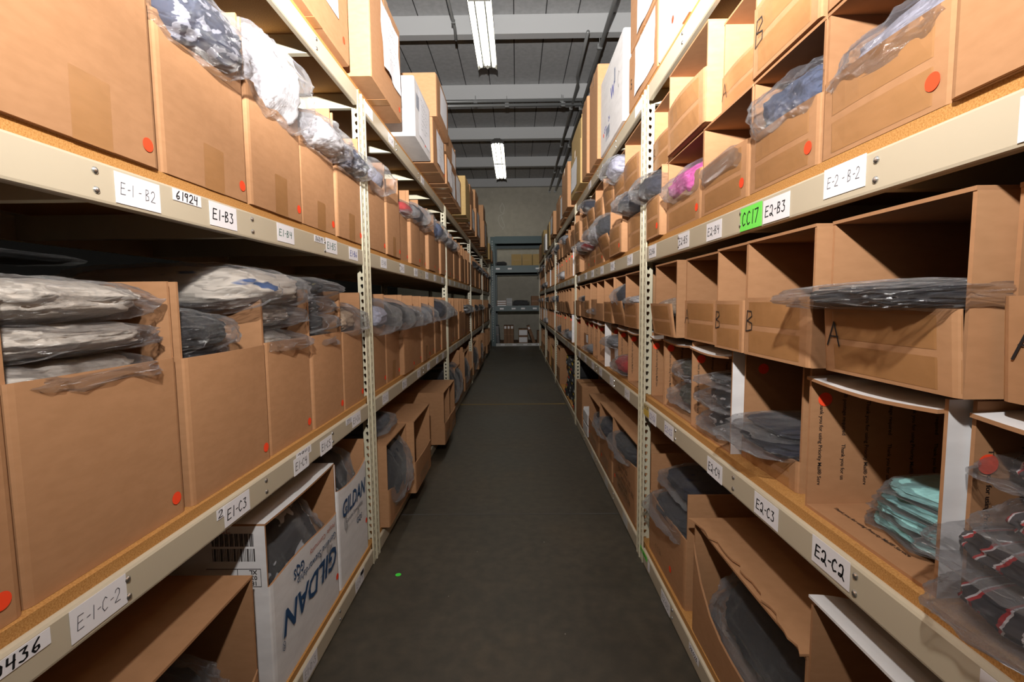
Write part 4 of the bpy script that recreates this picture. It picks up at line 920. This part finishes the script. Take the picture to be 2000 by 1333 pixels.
for k in range(3):
    y = 6.0; r = thing('blister_pack', f'{["lowest", "middle", "topmost"][k]} yellow packet in the small stack past the third right post', 'package', (.50, 5.98, ZD+.09*k), 'yellow packets past the third right post')
    mb = MB(); mb.box(-.07, .07, -.05, .05, 0, .085); mb.build('pack', 'yellow_card', r)

# ------------------------------------------------------------------ ceiling lights and pipes
def fixture(y0, y1, x, lab):
    L = y1-y0; r = thing('ceiling_light', lab, 'light', (x, (y0+y1)/2, 3.40), 'fluorescent strip lights along the aisle')
    mb = MB(); mb.prism([(-.10, .012), (-.102, .012), (-.102, .045), (-.045, .095), (.045, .095), (.102, .045), (.102, .012), (.10, .012), (.10, .043), (.042, .085), (.030, .085), (.030, .050), (-.030, .050), (-.030, .085), (-.042, .085), (-.10, .043)], 'y', -L/2, L/2); mb.build('housing', 'fix_white', r)
    for e in (-1, 1):
        mb = MB(); mb.prism([(-.104, .0), (-.08, .022), (-.02, .03), (0, .012), (.02, .03), (.08, .022), (.104, 0), (.104, .05), (.045, .1), (-.045, .1), (-.104, .05)], 'y', e*L/2-.002, e*L/2+.012); mb.build('end_plate', 'fix_dark', r)
        for q in (-1, 1): mb = MB(); mb.tube([(q*.03, e*L*.4, .095), (q*.01, e*L*.4, .31)], .003, 6); mb.build('hanger', 'galv', r)
    for q in (-.068, .068):
        for e in (-1, 1): mb = MB(); mb.tube([(q, e*.035, .034), (q, e*(L/2-.03), .034)], .015, 12); mb.build('tube', 'tube', r, smooth=True)
    for q in (-.018, .018):
        mb = MB(); mb.tube([(q, -L/2+.05, .036), (q, L/2-.05, .036)], .012, 12); mb.build('tube', 'tube', r, smooth=True)
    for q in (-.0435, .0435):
        for e in (-1, 1): mb = MB(); mb.box(q-.0045, q+.0045, min(e*.03, e*(L/2-.01)), max(e*.03, e*(L/2-.01)), .014, .05); mb.build('shade_strip', 'fix_dark', r)  # dark strips added to draw the shade between the tubes
    mb = MB(); mb.box(-.095, .095, -.03, .03, .012, .06); mb.build('socket', 'fix_white', r)
fixture(2.98, 5.38, -.287, 'lit fluorescent strip light hanging over the near part of the aisle')
fixture(7.83, 10.04, -.283, 'lit fluorescent strip light hanging far down the aisle near the back wall')
def pipe(lab, pts, r, clips=(), name='conduit_pipe', mat='galv'):
    o = thing(name, lab, 'pipe', pts[0]); p0 = Vector(pts[0])
    mb = MB(); mb.tube([Vector(p)-p0 for p in pts], r, 10); mb.build('pipe', mat, o, smooth=True)
    for q in clips:
        q = Vector(q)-p0; mb = MB(); mb.box(q.x-r*1.25, q.x+r*1.25, q.y-.012, q.y+.012, q.z-r*1.25, q.z+r*1.25); mb.tube([q, q+Vector((0, 0, 3.53-Vector(pts[0]).z))], .004, 6); mb.build('clip', mat, o)
ys = [y+.05 for y in JY[1:]]
pipe('thick grey pipe along the ceiling above the right shelves', [(.80, -1, 3.42), (.92, 11.1, 3.42)], .020, [(.83+.01*(y-3), y, 3.42) for y in ys])
pipe('thinner grey pipe beside the thick one above the right shelves', [(.695, 4.7, 3.42), (.705, 5.6, 3.42), (.735, 5.75, 3.42), (.775, 11.1, 3.42)], .016, [(.72+.01*(y-5), y, 3.42) for y in ys[2:]])
pipe('upper of two grey pipes crossing the aisle under the ceiling', [(-4, 6.32, 3.46), (.9, 6.32, 3.46)], .018, [(-.5, 6.32, 3.46), (.6, 6.32, 3.46)])
pipe('lower of two grey pipes crossing the aisle under the ceiling', [(-4, 6.34, 3.415), (.9, 6.34, 3.415)], .020, [(-.1, 6.34, 3.415), (.62, 6.34, 3.415)])
pipe('short grey conduit ending at a ceiling joist above the left shelves', [(-.60, -1, 3.47), (-.555, 4.70, 3.47), (-.555, 4.78, 3.40)], .014, [(-.557, 4.6, 3.47)])

# ------------------------------------------------------------------ pallet rack across the end of the aisle
R = thing('pallet_rack', 'dark teal steel pallet rack standing across the far end of the aisle', 'rack', (-.47, 9.7, 0))
def rp(name, mat, *boxes):
    mb = MB()
    for b_ in boxes: mb.box(*b_)
    return mb.build(name, mat, R)
for x in (-.045, 2.35):
    for y in (0, .92):
        mb = MB(); mb.box(x, x+.09, y, y+.07, 0, 2.205)
        for k in range(41): mb.box(x+.03, x+.042, y-.0012, y, .1+.05*k, .125+.05*k, 1)
        mb.build('upright', ['teal', 'label_grey'], R)
    mb = MB(); s_ = [(x+.044, .035, .25), (x+.044, .955, .8), (x+.044, .035, 1.35), (x+.044, .955, 1.9)]; mb.tube(s_, .014, 6); mb.build('brace', 'teal', R)
for z0, z1 in ((2.07, 2.20), (1.49, 1.62), (.715, .81)):
    for y in (0, .94): rp('cross_beam', 'teal', (.045, 2.35, y, y+.045, z0, z1), (.045, 2.35, y, y+.028, z1, z1+.012))
    rp('deck', 'dark_kraft', (.046, 2.35, .046, .94, z1-.02, z1-.002))
rp('cross_beam', 'label_grey', (.045, 2.35, .0, .03, .0, .055)); rp('deck', 'dark_kraft', (.046, 2.35, .032, .94, .03, .055))
for x, z in ((.14, .0), (.38, .0), (.60, .0), (.77, .0), (.90, .0), (.13, .735), (.37, .735), (.56, .735), (.80, .735), (.30, 1.54), (.06, 1.54), (.86, 1.54)):
    mb = MB(); mb.box(x, x+.08, -.002, -.001, z+.012, z+.045); mb.build('shelf_label', 'card', R)
def rbox(lab, x, w_, z, H, D=.30, y=9.72, mat='tan_board', name='carton', yaw=0, roll=0, face=None, group=None):
    o = thing(name, lab, 'box', (x+w_/2, y+D/2, z), group); o.rotation_euler = (0, roll, yaw)
    mb = MB(); mb.box(-w_/2, w_/2, -D/2, D/2, 0, H); b_ = mb.build('body', mat, o)
    mb = MB(); mb.box(-w_/2+.004, w_/2-.004, -D/2-.0008, -D/2, H*.49, H*.505); mb.build('tape_strip', 'tape', b_)
    if face: mb = MB(); mb.box(-w_/2+.012, w_/2-.012, -D/2-.002, -D/2-.001, H*face[0], H*face[1]); mb.build('label_panel', 'card', o)
    return o
for k, (x, w_) in enumerate(((-.095, .205), (.122, .20), (.334, .2))): rbox(f'{["left", "middle", "right"][k]} tan carton of three on the upper deck of the teal rack', x, w_, 1.622, .235, group='tan cartons on the teal rack')
for k, x in enumerate((-.265, -.197, -.129)): rbox(f'{["left", "middle", "right"][k]} narrow brown box of three upright on the lowest rack deck', x, .064, .056, .365, mat='dark_kraft', face=(.82, .96), group='narrow brown boxes on the lowest rack deck')
for k in range(2): rbox(f'{["lower", "upper"][k]} dark box with a white label panel on the lowest rack deck', .035, .19, .056+.147*k, .145, mat='dark_kraft', face=(.12, .85), group='white labelled boxes on the lowest rack deck')
rbox('narrow brown box leaning to the left on the lowest rack deck', .325, .062, .062, .37, mat='dark_kraft', roll=-.34, face=(.80, .93))
rbox('low dark box at the right end of the lowest rack deck', .42, .2, .056, .25, mat='dark_kraft')
rbox('dark flat board leaning at the left on the lowest rack deck', -.41, .06, .056, .36, D=.4, mat='black_plastic', roll=-.06)
for k in range(3): rbox(f'{["lowest", "middle", "topmost"][k]} flat brown box stacked on the middle rack deck', -.40, .20, .812+.042*k, .04, mat='dark_kraft', face=(.2, .8), group='flat brown boxes on the middle rack deck')
rbox('black plastic bin on the middle rack deck', -.205, .115, .812, .165, D=.2, mat='black_plastic', name='bin')
rbox('dark brown box at the right of the middle rack deck', .30, .24, .812, .205, mat='dark_kraft')
bag('black bagged bundle lying on the middle rack deck', (.09, 9.86, .812), (.2, .36, .12), 'blackgold', 'L', hi=False, yaw=PI/2)
bag('black tangled bundle on the upper rack deck beside the tan cartons', (-.30, 9.80, 1.622), (.2, .22, .09), 'black', 'L', hi=False, yaw=PI/2)
